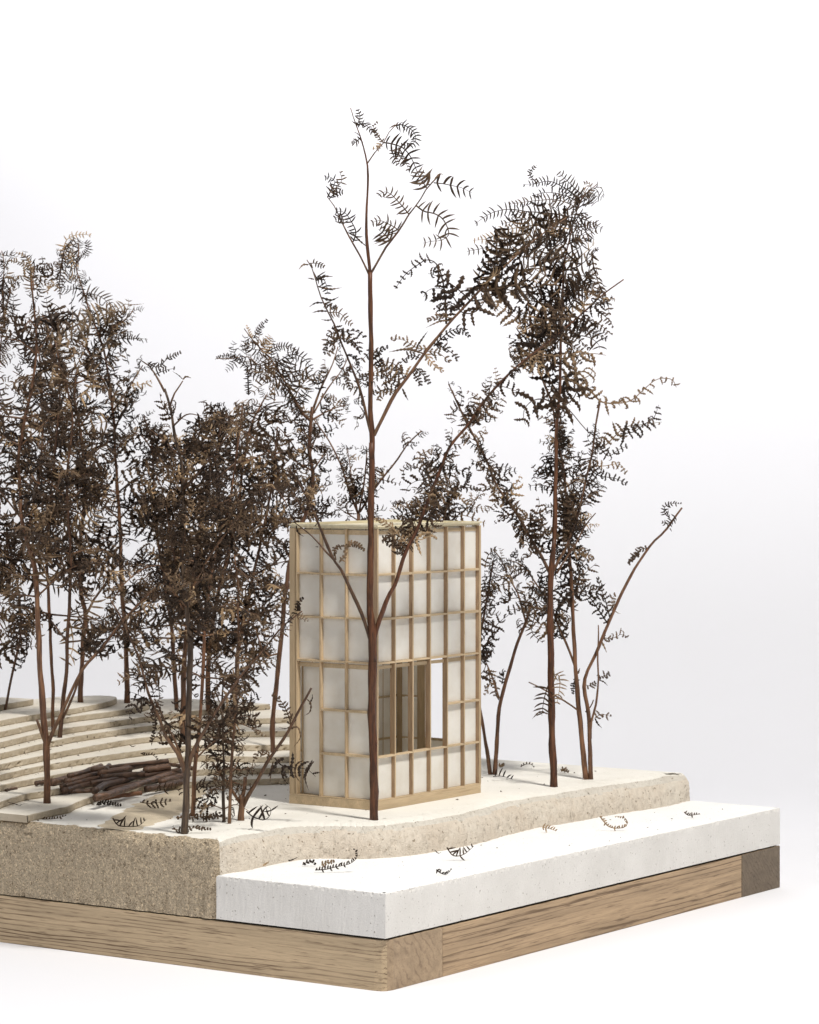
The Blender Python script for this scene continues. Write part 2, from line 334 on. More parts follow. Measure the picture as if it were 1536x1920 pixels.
# ---------------------------------------------------------------- sand-cast landscape block
PZ = 6.0
foot = [(0.25, 9.60), (2.09, 9.39), (3.6, 9.50), (5.0, 9.58), (6.4, 9.45), (7.3, 8.6), (8.26, 7.1), (9.84, 6.15), (12.38, 5.64), (16.16, 5.62), (19.5, 6.1), (23.09, 6.35), (25.78, 6.05), (29.92, 5.90), (34.32, 5.42), (37.55, 5.6)]
def terrain():
    fp = cr([Vector((a, b, 0)) for a, b in foot], 620)
    left = [Vector((0, 44.4 - k * (44.4 - 9.95) / 620, 0)) for k in range(621)]
    cornerp = [Vector((.02, 9.84, 0)), Vector((.07, 9.72, 0)), Vector((.15, 9.64, 0))]
    right = [Vector((37.6, 5.9 + k * .6, 0)) for k in range(64)]
    back = [Vector((37.6 - k * .94, 44.3, 0)) for k in range(1, 40)]
    path = left + cornerp + fp + right + back
    tagf = [0] * len(left) + [0] * 3 + [1] * len(fp) + [2] * (len(right) + len(back))
    n = len(path)
    inw = []
    for i in range(n):
        t = path[(i + 1) % n] - path[i - 1]; t = t.normalized() if t.length > 1e-6 else Vector((0, -1, 0))
        inw.append(Vector((-t.y, t.x, 0)))   # path runs anticlockwise seen from above: left normal is inward
    # smooth the inward directions so that rows cannot cross
    for _ in range(26):
        inw = [(inw[i - 1] + inw[i] + inw[(i + 1) % n]).normalized() for i in range(n)]
    zf = [2.35, 2.8, 3.3, 3.8, 4.2, 4.40, 4.55, 4.7, 4.85, 5.0, 5.12, 5.24, 5.34, 5.44, 5.53, 5.61, 5.69, 5.76, 5.82, 5.87, 5.91, 5.94, 5.965, 5.985, 5.995, 6.0, 6.0]
    df = [0, 0, 0, 0, 0, 0, .02, .05, .08, .12, .16, .21, .27, .34, .42, .50, .60, .71, .84, .98, 1.14, 1.32, 1.5, 1.7, 1.95, 2.2, 2.5]
    dl = [0, 0, 0, 0, 0, 0, 0, 0, 0, 0, 0, 0, .0, .005, .01, .02, .035, .055, .08, .115, .16, .21, .27, .36, .5, .7, .95]
    V = []; Fc = []; fm = []
    R = len(zf)
    for ri in range(R):
        for i in range(n):
            p = path[i]; sl = tagf[i] == 1
            w = 1.0 if sl else 0.0
            if sl and p.x < 1.6: w = max(0, (p.x - .2) / 1.4)
            if sl and p.x > 36.4: w = max(.25, (37.6 - p.x) / 1.2)
            d = dl[ri] * (1 - w) + df[ri] * w * (1 + .28 * noise.noise(Vector((p.x * .5, p.y * .5, 1))))
            z = zf[ri]
            if tagf[i] == 0:   # the cut left face: slightly lower towards the corner
                dip = .14 * min(1, max(0, (20.5 - p.y) / 5)) * min(1, (z - 2.35) / 3) * max(0, min(1, (R - 5 - ri) / 8))
                z -= dip
            q = Vector((p.x, p.y, z)) + inw[i] * d
            e = noise.noise(q * 1.3) * .05 + noise.noise(q * 4.1) * .035 + noise.noise(q * 10) * .02
            g = min(1, ri / 3) * (1 if ri < R - 5 else (R - 1 - ri) / 5)
            if sl:
                pit = max(0, noise.noise(Vector((q.x * 7, q.y * 7, q.z * 5)) + Vector((9, 2, 4))) - .22) * .34 + max(0, noise.noise(q * 14) - .25) * .10
                q += inw[i] * (pit + e * 1.6) * g * (1 if ri > 4 else 0); q.z -= (pit * .7 + abs(e) * .3) * g * (1 if ri > 8 else 0)
            elif tagf[i] == 0:
                e2 = noise.noise(q * 2.2) * .04 + noise.noise(q * 7) * .045 + max(0, noise.noise(q * 4.5 + Vector((3, 3, 3))) - .3) * .3
                q += inw[i] * (e2 + .03) * (1 if ri < R - 5 else .3)
                if ri < 2: q += inw[i] * max(0, noise.noise(Vector((p.y * 2.3, 0, 0)))) * .12
                if ri > 8: q.z += noise.noise(q * 5) * .03 * g
            V.append(q)
    for ri in range(R - 1):
        for i in range(n):
            j = (i + 1) % n; Fc.append((ri * n + i, ri * n + j, (ri + 1) * n + j, (ri + 1) * n + i))
            if tagf[i] == 0: fm.append(0 if ri < 23 + 3 * noise.noise(path[i] * 1.3) else 2)
            elif tagf[i] == 1: fm.append(1 if ri < 15 + 2 * noise.noise(path[i] * .6) else (2 if ri > 18 else 3))
            else: fm.append(1 if ri < 20 else 2)
    # flat top: fan the inner loop as one polygon
    for i in range(n): V[(R - 1) * n + i].z -= .02
    b = len(V); idx = list(range(0, n, 2))
    for i in idx:
        q = V[(R - 2) * n + i].lerp(V[(R - 3) * n + i], .7); V.append(Vector((q.x, q.y, 5.992)))
    Fc.append(tuple(b + i for i in range(len(idx)))); fm.append(2)
    me = mesh('terrain', V, Fc, False, [M_sand, M_slope, M_top, M_topr], fm)
    me.polygons.foreach_set('use_smooth', [True] * (len(me.polygons) - 1) + [False])
    o = place('terrain', me); tag(o, 'cast sand and plaster landscape with a rough cut left face and an eroded front slope', kind='structure')
    return o
M_topr = plaster("pitted_cream_plaster", (.78, .73, .645), (.72, .66, .57), (.38, .31, .23), .52, 6.0, fine=1.0, bstr=.9, dist=.16)
ter = terrain()

LV = lambda k: PZ + .34 * k
ct = {
1: [(0.03, 21.35), (0.81, 21.6), (2.91, 22.01), (3.88, 22.15), (5.77, 23.09), (7.81, 23.9), (9.62, 24.5), (13, 24.6), (17, 23.2), (20, 20.9), (24, 19.2), (30, 18.8), (37.5, 21.2)],
2: [(0.04, 23.9), (1.18, 24.27), (2.59, 24.85), (4.55, 25.56), (5.82, 25.58), (8.35, 25.85), (13, 26.2), (18.2, 25.34), (20.79, 22.86), (22.04, 22.0), (26, 20.4), (31, 20.4), (37.5, 22.6)],
3: [(0.05, 25.6), (4.27, 27.14), (7.76, 27.82), (10.4, 28.16), (14.05, 28.41), (19.76, 28.36), (21.52, 27.63), (22.69, 24.9), (23.9, 23.3), (27, 22), (32, 22), (37.5, 24)],
4: [(0.06, 26.4), (5.56, 28.33), (9.82, 29.48), (12.3, 29.85), (16.11, 30.18), (20.2, 30.2), (22.41, 29.75), (23.8, 28.9), (25.36, 26.39), (28, 24.6), (32, 24), (37.5, 25.8)],
5: [(0.07, 27.4), (6.93, 29.6), (10.66, 30.55), (14.07, 31.41), (18.17, 32.16), (21.31, 32.6), (24.2, 32.3), (26.78, 31.4), (28.95, 29.16), (31, 27.3), (34, 26.8), (37.5, 27.8)],
6: [(0.08, 28.2), (8.53, 31.08), (12.41, 32.33), (17.18, 33.8), (20.72, 34.26), (24.84, 34.57), (29.22, 33.9), (32.53, 31.92), (35, 30.4), (37.5, 30.2)],
7: [(0.09, 29.4), (10.39, 32.8), (15.51, 34.53), (18.64, 35.17), (21.97, 35.53), (26.95, 36.1), (32, 36.1), (35, 35.7), (37.4, 35.2)],
8: [(0.10, 30.6), (12.39, 34.46), (16.92, 36.01), (20.88, 37.15), (25.0, 37.5), (28.75, 38.29), (30.7, 39.3), (31.7, 40.6), (31.9, 41.8), (31.4, 42.7), (30.5, 43.2)],
9: [(0.11, 32.0), (14.24, 36.37), (18.13, 37.31), (20.59, 37.75), (22.89, 38.22), (25.4, 38.9), (28.0, 39.9), (29.7, 41.1), (30.2, 42.1), (30.0, 42.9), (29.0, 43.4)],
10: [(0.12, 33.9), (14, 39.2), (18.81, 40.6), (20.83, 41.05), (22.8, 41.64), (22.95, 42.6), (22.9, 44.1)],
}
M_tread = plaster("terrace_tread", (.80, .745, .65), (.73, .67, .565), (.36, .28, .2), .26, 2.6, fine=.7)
def layer(k):
    pts = cr([Vector((a, b, 0)) for a, b in ct[k]], 260)
    n = len(pts); z0 = LV(k - 1) - .015; z1 = LV(k)
    V = []; Fc = []; rows = [(.06, z0), (.045, z0 + .03), (0, z0 + .07), (0, z0 + .2), (.0, z1 - .035), (.02, z1 - .008), (.05, z1)]
    inw = []
    for i in range(n):
        t = (pts[min(n - 1, i + 1)] - pts[max(0, i - 1)]).normalized(); inw.append(Vector((-t.y, t.x, 0)))
    for ri, (d, z) in enumerate(rows):
        for i in range(n):
            q = pts[i] + Vector((0, 0, z)); e = noise.noise(q * 3.1) * .03 + noise.noise(q * 9.3 + Vector((k, 0, 0))) * .022
            pit = max(0, noise.noise(q * 4.7 + Vector((k * 3, 5, 0))) - .34) * .55 if 0 < ri < 6 else 0
            V.append(q + inw[i] * (d + (e * 1.3 + pit if ri < 6 else e)))
    for ri in range(len(rows) - 1):
        for i in range(n - 1): Fc.append((ri * n + i, ri * n + i + 1, (ri + 1) * n + i + 1, (ri + 1) * n + i))
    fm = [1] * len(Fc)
    # rest of the outline behind the visible riser
    e = pts[-1]; vb = 44.25 - k * .002
    rest = []
    if k <= 7: rest = [(37.5 - .01 * k, e.y + .1), (37.5 - .01 * k, vb if k < 6 else 42.4), (34 if k >= 6 else 20, vb), (0.03 + .01 * k, vb)]
    else: rest = [(e.x - 1.2, vb), (0.03 + .01 * k, vb)]
    b = len(V)
    for x, y in rest: V.append(Vector((x, y, z0)))
    b2 = len(V)
    for x, y in rest: V.append(Vector((x, y, z1)))
    top = [(len(rows) - 1) * n + i for i in range(n)] + [b2 + i for i in range(len(rest))]
    Fc.append(tuple(top)); fm.append(0)
    Fc.append(tuple(reversed([i for i in range(n)] + [b + i for i in range(len(rest))]))); fm.append(1)
    for i in range(len(rest) - 1): Fc.append((b + i, b + i + 1, b2 + i + 1, b2 + i)); fm.append(1)
    L = len(rest) - 1
    Fc.append((b + L, 0, (len(rows) - 1) * n, b2 + L)); fm.append(1)
    Fc.append((n - 1, b, b2, len(rows) * n - 1)); fm.append(1)
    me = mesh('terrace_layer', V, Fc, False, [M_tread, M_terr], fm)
    o = place('terrace_layer', me, ter); return o
for k in range(1, 11): layer(k)

def dune():
    loop = [(186, 1552), (200, 1538), (236, 1514), (265, 1500), (300, 1488), (345, 1476), (395, 1470), (385, 1492), (356, 1520), (304, 1541), (265, 1553), (221, 1564), (196, 1566)]
    P = [at_z(x, y, PZ) for x, y in loop]; m = len(P); V = []; Fc = []; ids = {}
    def hgt(x, y):
        ins = False; dm = 9
        for i in range(m):
            a, b = P[i], P[(i + 1) % m]
            if (a.y > y) != (b.y > y) and x < (b.x - a.x) * (y - a.y) / (b.y - a.y) + a.x: ins = not ins
            ab = Vector((b.x - a.x, b.y - a.y)); ap = Vector((x - a.x, y - a.y)); t = max(0, min(1, ap.dot(ab) / ab.dot(ab))); dm = min(dm, (ap - ab * t).length)
        dm = dm if ins else -dm
        dm += noise.noise(Vector((x * 1.1, y * 1.1, 0))) * .35 + noise.noise(Vector((x * 4, y * 4, 0))) * .1
        return .07 * (1 - math.exp(-max(0, dm) * 1.3)) - .012 + min(0, dm) * .2 + noise.noise(Vector((x * 5, y * 5, 2))) * .006, dm
    st = .11; x0, x1 = .35, max(p.x for p in P) + .5; y0, y1 = min(p.y for p in P) - .5, max(p.y for p in P) + .5
    nx, ny = int((x1 - x0) / st), int((y1 - y0) / st)
    for i in range(nx + 1):
        for j in range(ny + 1):
            x, y = x0 + i * st, y0 + j * st; h_, dm = hgt(x, y)
            if dm > -.25: ids[i, j] = len(V); V.append(Vector((x, y, PZ + h_)))
    for i in range(nx):
        for j in range(ny):
            q = [(i, j), (i + 1, j), (i + 1, j + 1), (i, j + 1)]
            if all(k in ids for k in q): Fc.append(tuple(ids[k] for k in q))
    o = place('sand_drift', mesh('sand_drift', V, Fc, True, [M_dune]), ter); tag(o, 'low drift of tan sand along the first step')
M_dune = plaster("tan_sand", (.66, .56, .41), (.60, .50, .36), (.35, .27, .18), .4, 7.0, fine=1.0, bstr=.8)
dune()

# ---------------------------------------------------------------- slatted timber tower
HU, HV, HW, HD, HH = 13.506, 10.045, 9.466, 5.551, 14.361
tower = empty('tower_pavilion', (HU, HV, PZ))
tag(tower, 'small square tower of thin wooden sticks with white paper panels, standing on the plateau', 'model tower')
_sm = {}
def stick(name, x0, x1, y0, y1, z0, z1, m=None, jit=.008, side_shade=None):
    rs = random.Random(hash((round(x0, 3), round(y0, 3), round(z0, 3))) & 0xffff)
    V, Fc = box(0, x1 - x0, 0, y1 - y0, 0, z1 - z0)
    mats = [m or M_stick]; fmat = None
    if side_shade: mats.append(M_side_shade); fmat = [0, 0] + ([0, 1, 0, 1] if side_shade == 'x' else [1, 0, 1, 0])
    me = mesh(name, [v + Vector((rs.uniform(-jit, jit), rs.uniform(-jit, jit), rs.uniform(-jit, jit))) for v in V], Fc, False, mats, fmat)
    o = place(name, me, tower); o.location = (HU + x0, HV + y0, PZ + z0); return o
LEV = [.50, 2.68, 4.92, 7.39, 9.62, 11.84, 14.16]
DP = .30; SW = .085
# base ring
stick('base_beam', -.02, HW - .05, -.02, .34, 0.0, .44, M_stickX)
stick('base_beam', -.02, .34, .345, HD, 0.003, .435, M_stickX)
stick('base_beam', .345, HW - .06, HD - .36, HD - .01, .002, .43, M_stickX)
stick('base_beam', HW - .42, HW - .07, .345, HD - .365, .001, .432, M_stickX)
stick('floor_panel', .345, HW - .43, .345, HD - .365, .15, .36, M_paper)
stick('sill', 0, HW, 0, .33, .445, .50, M_stickX); stick('sill', 0, .33, .335, HD, .445, .50, M_stickX)
stick('sill', .335, HW - .335, HD - .33, HD, .445, .50, M_stickX); stick('sill', HW - .33, HW, .335, HD, .445, .50, M_stickX)
# right-hand face (y = 0 outside)
xs = [.05] + [i * HW / 6 for i in range(1, 6)] + [HW - .14]
def face_x(yo, yi, xs, openings, front=True):
    # yo outer plane, yi inner plane
    a, b = min(yo, yi), max(yo, yi)
    for i, x in enumerate(xs): stick('mullion', x - SW / 2 if i else .0 if front else .0 + .1, x + SW / 2, a, b, .505, 14.16, side_shade='x')
    for i in range(len(xs) - 1):
        x0, x1 = xs[i] + SW / 2 + .003, xs[i + 1] - SW / 2 - .003
        for j in range(6):
            lo, hi = LEV[j], LEV[j + 1]
            if j > 0 and not (j == 2 and (i, 1) in openings and (i, 2) in openings):
                stick('rail', x0, x1, a + .012, b - .03, lo - .05 + random.uniform(-.02, .02), lo + .055 + random.uniform(-.02, .02), M_stickX)
            if (i, j) in openings: continue
            py = (b - .08, b - .06) if front else (a, a + .02)
            stick('paper_panel', x0 - .02, x1 + .02, py[0] + .004, py[1] + .006, lo + .06 if j else lo + .01, hi - .06, M_paper, 0.0)
        for lv in (LEV[3] - .34, LEV[6] - .30):
            if front: stick('ledger', x0, x1, b - .115, b - .085, lv + .03, lv + .20, M_stickX)
random.seed(4)
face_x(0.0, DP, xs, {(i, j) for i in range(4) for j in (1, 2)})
# back wall parallel to it: sticks inside, paper outside
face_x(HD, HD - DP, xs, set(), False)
for lv in LEV[1:6]: stick('inner_rail', .35, HW - .35, HD - DP - .06, HD - DP - .008, lv - .05, lv + .05, M_stickX)
def face_y(xo, xi, ys, openings, front=True):
    a, b = min(xo, xi), max(xo, xi)
    for i, y in enumerate(ys): stick('mullion', a, b, y - SW / 2, y + SW / 2, .505, 14.155)
    for i in range(len(ys) - 1):
        y0, y1 = ys[i] + SW / 2 + .003, ys[i + 1] - SW / 2 - .003
        if y1 - y0 < .3: continue
        for j in range(6):
            lo, hi = LEV[j], LEV[j + 1]
            if j > 0 and not (j < 3 and (i, j) in openings and (i, j - 1) in openings):
                stick('rail', a + .012, b - .03, y0, y1, lo - .05 + random.uniform(-.015, .015), lo + .05 + random.uniform(-.015, .015), M_stickX)
            if (i, j) in openings: continue
            px = (b - .08, b - .06) if front else (a, a + .02)
            stick('paper_panel', px[0], px[1], y0 - .02, y1 + .02, lo + .06 if j else lo + .01, hi - .06, M_paper, 0.0)
        for lv in (LEV[3] - .34, LEV[6] - .30):
            if front: stick('ledger', b - .115, b - .085, y0, y1, lv, lv + .22, M_stickX)
ysl = [.40, 2.0, 3.6, 5.12]
face_y(0.0, DP, ysl, {(2, 0), (2, 1), (2, 2)})
stick('door_panel', .52, .545, 3.72, 5.04, .51, 7.2, M_paper)
stick('door_frame', .47, .56, 3.66, 3.715, .51, 7.25); stick('door_frame', .47, .56, 5.045, 5.12, .51, 7.25); stick('door_frame', .555, .60, 3.72, 5.04, 2.62, 2.72)
stick('corner_post', .0, .30, 5.22, HD, .505, 14.155)
stick('corner_post', .0, .075, .31, .352, .505, 14.15)
face_y(HW, HW - DP, [.36, 2.0, 3.75, 5.12], {(i, j) for i in range(2) for j in (1, 2)}, False)
stick('corner_post', HW - .36, HW - .302, 3.38, 3.86, .505, 14.1)
stick('corner_post', HW - .075, HW, 0, .32, .505, 14.155)
stick('corner_post', HW - .34, HW - .02, HD - .66, HD - .34, .505, 14.1)
# roof
stick('roof_panel', .05, HW - .05, .05, HD - .05, 14.17, 14.27, M_roof)
stick('roof_edge', -.03, HW + .03, -.03, .16, 14.275, 14.36, M_roof); stick('roof_edge', -.03, .17, .165, HD + .02, 14.275, 14.362, M_roof)
stick('roof_edge', .175, HW + .02, HD - .16, HD + .02, 14.275, 14.40, M_roof); stick('roof_edge', HW - .15, HW + .03, .165, HD - .165, 14.275, 14.37, M_roof)
# ---------------------------------------------------------------- fern fronds
def leaflet(V, Fc, p, d, nrm, L, w, bend, droop, serr, segs):
    """one narrow curved blade: three verts per ring (left edge, raised midrib, right edge)"""
    d = d.normalized(); nrm = (nrm - d * nrm.dot(d)).normalized(); side = nrm.cross(d)
    b0 = len(V); st = L / segs; q = p.copy()
    for i in range(segs + 1):
        t = i / segs
        prof = (0.7 + .9 * t) if t < .3 else (.97 + .05 * t) * (1 - ((t - .3) / .7) ** 2.2)
        ww = w * max(.06, prof)
        if serr: ww *= (1.5 if i % 2 else .62)
        V.append(q + side * ww - d * (0.25 * st if serr and i % 2 else 0)); V.append(q + nrm * ww * .85); V.append(q - side * ww - d * (0.25 * st if serr and i % 2 else 0))
        d = (d + side * (bend / segs) - nrm * (droop / segs)).normalized()
        nrm = (nrm - d * nrm.dot(d)).normalized(); side = nrm.cross(d)
        q = q + d * st
    for i in range(segs):
        a = b0 + i * 3; Fc.append((a, a + 1, a + 4, a + 3)); Fc.append((a + 1, a + 2, a + 5, a + 4))

def frond_geo(path, nrm, typ, rs, pairs=None, ll=None, r0=None, one=False):
    """path: list of Vectors (rachis). typ: S simple comb, P pinnatifid curled blades, B one serrated blade"""
    L = sum((path[i + 1] - path[i]).length for i in range(len(path) - 1))
    V = []; Fc = []
    n = len(path)
    if typ == 'B':
        up = nrm.normalized()
        b0 = 0; w = (ll * .5 if ll else .05 * L)
        m = max(8, int(L / .09)); pp = cr(path, m + 1)
        for i, q in enumerate(pp):
            t = i / m; d = (pp[min(m, i + 1)] - pp[max(0, i - 1)]).normalized(); u2 = (up - d * up.dot(d)).normalized(); s = u2.cross(d)
            prof = min(1, .35 + 2.2 * t) * (1 - t ** 2.2)
            ww = w * max(.08, prof) * (1.35 if i % 2 else .7)
            V += [q + s * ww, q + u2 * w * .3, q - s * ww]
        for i in range(m):
            a = i * 3; Fc += [(a, a + 1, a + 4, a + 3), (a + 1, a + 2, a + 5, a + 4)]
        return V, Fc
    r0 = r0 or .026 + .005 * L
    rad = [r0 * (1 - .75 * i / (n - 1)) for i in range(n)]
    tube_geo(path, rad, 4, 0, 0, False, V, Fc)
    ll = (ll * 1.25 if ll else L * (.36 if typ == 'S' else .42))
    pairs = pairs or max(5, int(L / max(.13, ll * (.38 if typ == 'S' else .42))))
    for k in range(pairs):
        t = (k + .5) / pairs
        f = t * (n - 1); i = min(n - 2, int(f)); p = path[i].lerp(path[i + 1], f - i)
        d = (path[i + 1] - path[i]).normalized(); u2 = (nrm - d * nrm.dot(d)).normalized(); s = u2.cross(d)
        for sg in (1, -1):
            if rs.random() < (.12 if not one else (0 if sg > 0 else .85)): continue
            ang = math.radians(rs.uniform(66, 92) if typ == 'S' else rs.uniform(52, 82)); lf = ll * (1 - .68 * t ** (3.2 if typ == 'S' else 2.6)) * rs.uniform(.8, 1.15) * (.7 if t < .05 else 1)
            dd = d * math.cos(ang) + s * sg * math.sin(ang) + u2 * rs.uniform(-.3, .3)
            if typ == 'S': leaflet(V, Fc, p, dd, u2, lf, max(.038, lf * .082), -sg * rs.uniform(-.1, .7), rs.uniform(-.3, 1.0), False, 5)
            else: leaflet(V, Fc, p, dd, u2 + s * rs.uniform(-.5, .5), lf, max(.046, lf * .095), sg * rs.uniform(-1.3, 1.1), rs.uniform(.3, 2.8), True, 9)
    return V, Fc

def lib_frond(typ, seed):
    rs = random.Random(seed); n = 12
    tot = rs.choice([rs.uniform(-.6, .9), rs.uniform(.6, 2.0), rs.uniform(1.8, 3.8)]); out = rs.uniform(-.3, 1.4)
    d = Vector((1, 0, 0)); q = Vector((0, 0, 0)); path = [q.copy()]; L = 2.2
    for i in range(n):
        t = i / n; ax = (tot / n) * (.4 + 1.2 * t); az = (out / n) * (.4 + 1.2 * t)
        d = (Matrix.Rotation(ax, 3, 'Z') @ Matrix.Rotation(az, 3, 'Y') @ d).normalized()
        d = (d + Vector((rs.gauss(0, .03), rs.gauss(0, .05), rs.gauss(0, .05)))).normalized()
        q = q + d * L / n; path.append(q.copy())
    V, Fc = frond_geo(path, Vector((0, 0, 1)), typ, rs)
    return mesh('frond', [v / L for v in V], Fc, False, [M_leaf])
LIB = {'S': [lib_frond('S', 10 + i) for i in range(14)], 'P': [lib_frond('P', 50 + i) for i in range(18)]}

class Tree:
    def __init__(s, label, px, z, seed, group='dried fern stems planted as trees', Z=None, name='fern_tree'):
        s.rs = random.Random(seed); s.seed = seed
        if Z is None: p = at_z(px[0], px[1], z)
        else: p = at_d(px[0], px[1], Z)
        s.base = p; s.Z = depth(p); s.root = empty(name, p); tag(s.root, label, 'model tree', group)
        s.br = []; s.count = 0
    def px3(s, pts, z0, z1, rsag=0):
        n = len(pts); return [at_d(x, y, z0 + (z1 - z0) * i / max(1, n - 1)) for i, (x, y) in enumerate(pts)]
    def near(s, x, y):
        best = None
        for o, path, rad in s.br:
            for i, q in enumerate(path):
                a = pix(q); d = (a[0] - x) ** 2 + (a[1] - y) ** 2
                if best is None or d < best[0]: best = (d, o, q, i, path)
        return best
    def stem(s, pts, w0, w1, dz=0.0, name=None, mat=None, label=None, first=False, taper=False):
        if first: z0 = s.Z; parent = s.root
        else: z0 = depth(s.near(*pts[0])[2]) if s.br else s.Z; parent = s.root
        P = s.px3(pts, z0, z0 + dz)
        if first: P[0] = P[0] - Vector((0, 0, .08))
        L = sum((P[i + 1] - P[i]).length for i in range(len(P) - 1))
        n = max(5, int(L / .45)); path = cr(P, n)
        for i in range(1, n): path[i] = path[i] + Vector((noise.noise(Vector((i * .3, s.seed, 0))), noise.noise(Vector((0, i * .3, s.seed))), 0)) * .05
        k = s.Z / F / 2
        rad = [k * (w0 + (w1 - w0) * (i / (n - 1)) ** .85) * (1 + .10 * noise.noise(Vector((i * .5, s.seed, 7)))) for i in range(n)]
        if taper: rad[-1] *= .3; rad[-2] *= .7; rad[-3] *= .9
        if first and len(s.br) == 0: rad[0] *= 1.12
        V, Fc = tube_geo(path, rad, 12 if w0 > 8 else 7, .30, s.seed)
        o = place(name or ('trunk' if first else 'branch'), mesh('stem', V, Fc, True, [mat or (CUR[0] if first or w0 > 8 else M_twig)]), s.root)
        s.br.append((o, path, rad)); return len(s.br) - 1
    def frond(s, pts, typ='S', ll=None, slope=None, tilt=None, pairs=None, m=None):
        """one frond traced along its own midrib; ll = leaflet length in px"""
        b = s.near(*pts[0]); z0 = depth(b[2]); k = z0 / F
        Lpx = sum(math.dist(pts[i], pts[i + 1]) for i in range(len(pts) - 1))
        sl = s.rs.uniform(-.45, .45) if slope is None else slope
        P = s.px3(pts, z0, z0 + sl * Lpx * k)
        path = cr(P, max(7, int(Lpx / 7))); t = s.rs.uniform(-.5, .5) if tilt is None else tilt
        nrm = -W2 + Vector((0, 0, t)) + R2 * s.rs.uniform(-.4, .4)
        V, Fc = frond_geo(path, nrm, typ, s.rs, pairs, ll * k if ll else None)
        o = place('frond', mesh('frond', V, Fc, False, [m or M_leaf]), b[1]); s.count += 1
    def spray(s, bi, t0, t1, step, L, typ='P', prob=1.0, flat=.5, ang=(35, 80)):
        """opposite fronds growing from a branch, shorter towards its tip"""
        o, path, rad = s.br[bi]; n = len(path); rs = s.rs
        tot = sum((path[i + 1] - path[i]).length for i in range(n - 1))
        m = max(2, int(tot * (t1 - t0) / step)); az = rs.uniform(0, 6.28)
        for j in range(m):
            t = t0 + (t1 - t0) * (j + rs.uniform(.2, .8)) / m
            f = t * (n - 1); i = min(n - 2, int(f)); p = path[i].lerp(path[i + 1], f - i); d = (path[i + 1] - path[i]).normalized()
            e1 = (-W2 * flat + Vector((0, 0, .6)) + Vector((rs.gauss(0, .5), rs.gauss(0, .5), rs.gauss(0, .5)))); side = d.cross(e1).normalized(); u = side.cross(d).normalized()
            for sg in (1, -1):
                if rs.random() > prob: continue
                if s.count >= 290: return
                a = math.radians(rs.uniform(*ang)); dd = (d * math.cos(a) + side * sg * math.sin(a) + u * rs.uniform(-.35, .35)).normalized()
                up = (u * rs.choice((1, 1, -1)) + Vector((rs.gauss(0, .3), rs.gauss(0, .3), rs.gauss(0, .3)))); up = (up - dd * up.dot(dd)).normalized()
                ln = 1.12 * L * (1 - .5 * ((t - t0) / max(.01, t1 - t0)) ** 1.5) * rs.uniform(.6, 1.15)
                ty = typ if typ in 'SP' else ('S' if rs.random() < .4 else 'P')
                me = rs.choice(LIB[ty]); y = up.cross(dd) * sg
                M = Matrix((dd, y, dd.cross(y))).transposed().to_4x4()
                fo = place('frond', me, o); fo.matrix_basis = Matrix.Translation(p) @ M @ Matrix.Scale(ln, 4); s.count += 1
    def auto(s, bi, t0, t1, pairs, L, typ='P', w=4, step=.55, fl=1.6, elev=(25, 60), prob=.9, front=1.0):
        """further side branches, in pairs, leaving the stem in every direction"""
        rs = s.rs
        for j in range(pairs):
            t = t0 + (t1 - t0) * (j + rs.uniform(0, .9)) / pairs
            o, path, rad = s.br[bi]; n = len(path); f = t * (n - 1); i = min(n - 2, int(f)); p = path[i].lerp(path[i + 1], f - i)
            az = rs.uniform(0, math.pi)
            for sg in (0, math.pi):
                a = az + sg + rs.uniform(-.3, .3); el = math.radians(rs.uniform(*elev)); ln = L * rs.uniform(.6, 1.15) * (1 - .35 * (t - t0) / max(.01, t1 - t0))
                d = Vector((math.cos(a) * math.cos(el), math.sin(a) * math.cos(el), math.sin(el)))
                P = [p, p + d * ln * .5 + Vector((0, 0, rs.uniform(-.1, .25))), p + d * ln + Vector((0, 0, rs.uniform(-.5, .3) * ln * .3))]
                pa = cr(P, 9); k = s.Z / F / 2; ra = [k * (w * (1 - .65 * q / 8)) for q in range(9)]
                V, Fc = tube_geo(pa, ra, 6, .2, s.seed + j)
                bo = place('branch', mesh('stem', V, Fc, True, [M_twig]), s.root); s.br.append((bo, pa, ra))
                s.spray(len(s.br) - 1, .15, 1.0, step, fl, typ, prob)
def T(tile, *pts):
    ox, oy, k = TILE[tile]; return [(ox + x / k, oy + y / k) for x, y in pts]
TILE = {'a': (540, 180, 3.84), 'b': (840, 280, 3.339), 'c': (540, 600, 3.657), 'd': (840, 780, 2.667), 'e': (0, 420, 4.0), 'f': (0, 880, 3.692),
        'g': (200, 580, 3.49), 'h': (180, 1050, 3.339), 'A': (0, 1290, 7.385), 'B': (180, 1290, 7.385), 'C': (360, 1290, 7.385), 't': (520, 940, 3.097)}

# ---- T1: the tall stem in front of the tower
t = Tree('tallest fern stem, planted in front of the tower and rising well above everything', (701, 1537), PZ, 1)
k0 = t.stem([(701, 1537), (701, 1424), (697, 1327), (699, 1245), (698, 1200), (697, 1165), (696, 1135)], 15.5, 15.5, 0, first=True, taper=True)
k1 = t.stem([(700, 1240), (698, 1190), (694, 1134), (695, 1040), (696, 940), (698, 830)], 14, 10.5, .3, name='trunk', mat=M_stem)
k2 = t.stem([(697, 860), (698, 833), (695, 764), (696, 680), (695, 590), (693.6, 511)], 10, 8.2, .2, name='trunk', mat=M_stem)
k3 = t.stem([(693.6, 535), (693.6, 514), (687, 427), (690, 347), (688, 305), (678, 263), (668, 235), (657, 202)], 7.8, 1.6, .2, name='trunk', mat=M_stem)
l0 = t.stem([(694, 1200), (676, 1145), (655.6, 1101), (638, 1065), (626.5, 1050), (607, 1007), (584, 950), (566, 915), (541, 878)], 8, 3.5, -1.8)
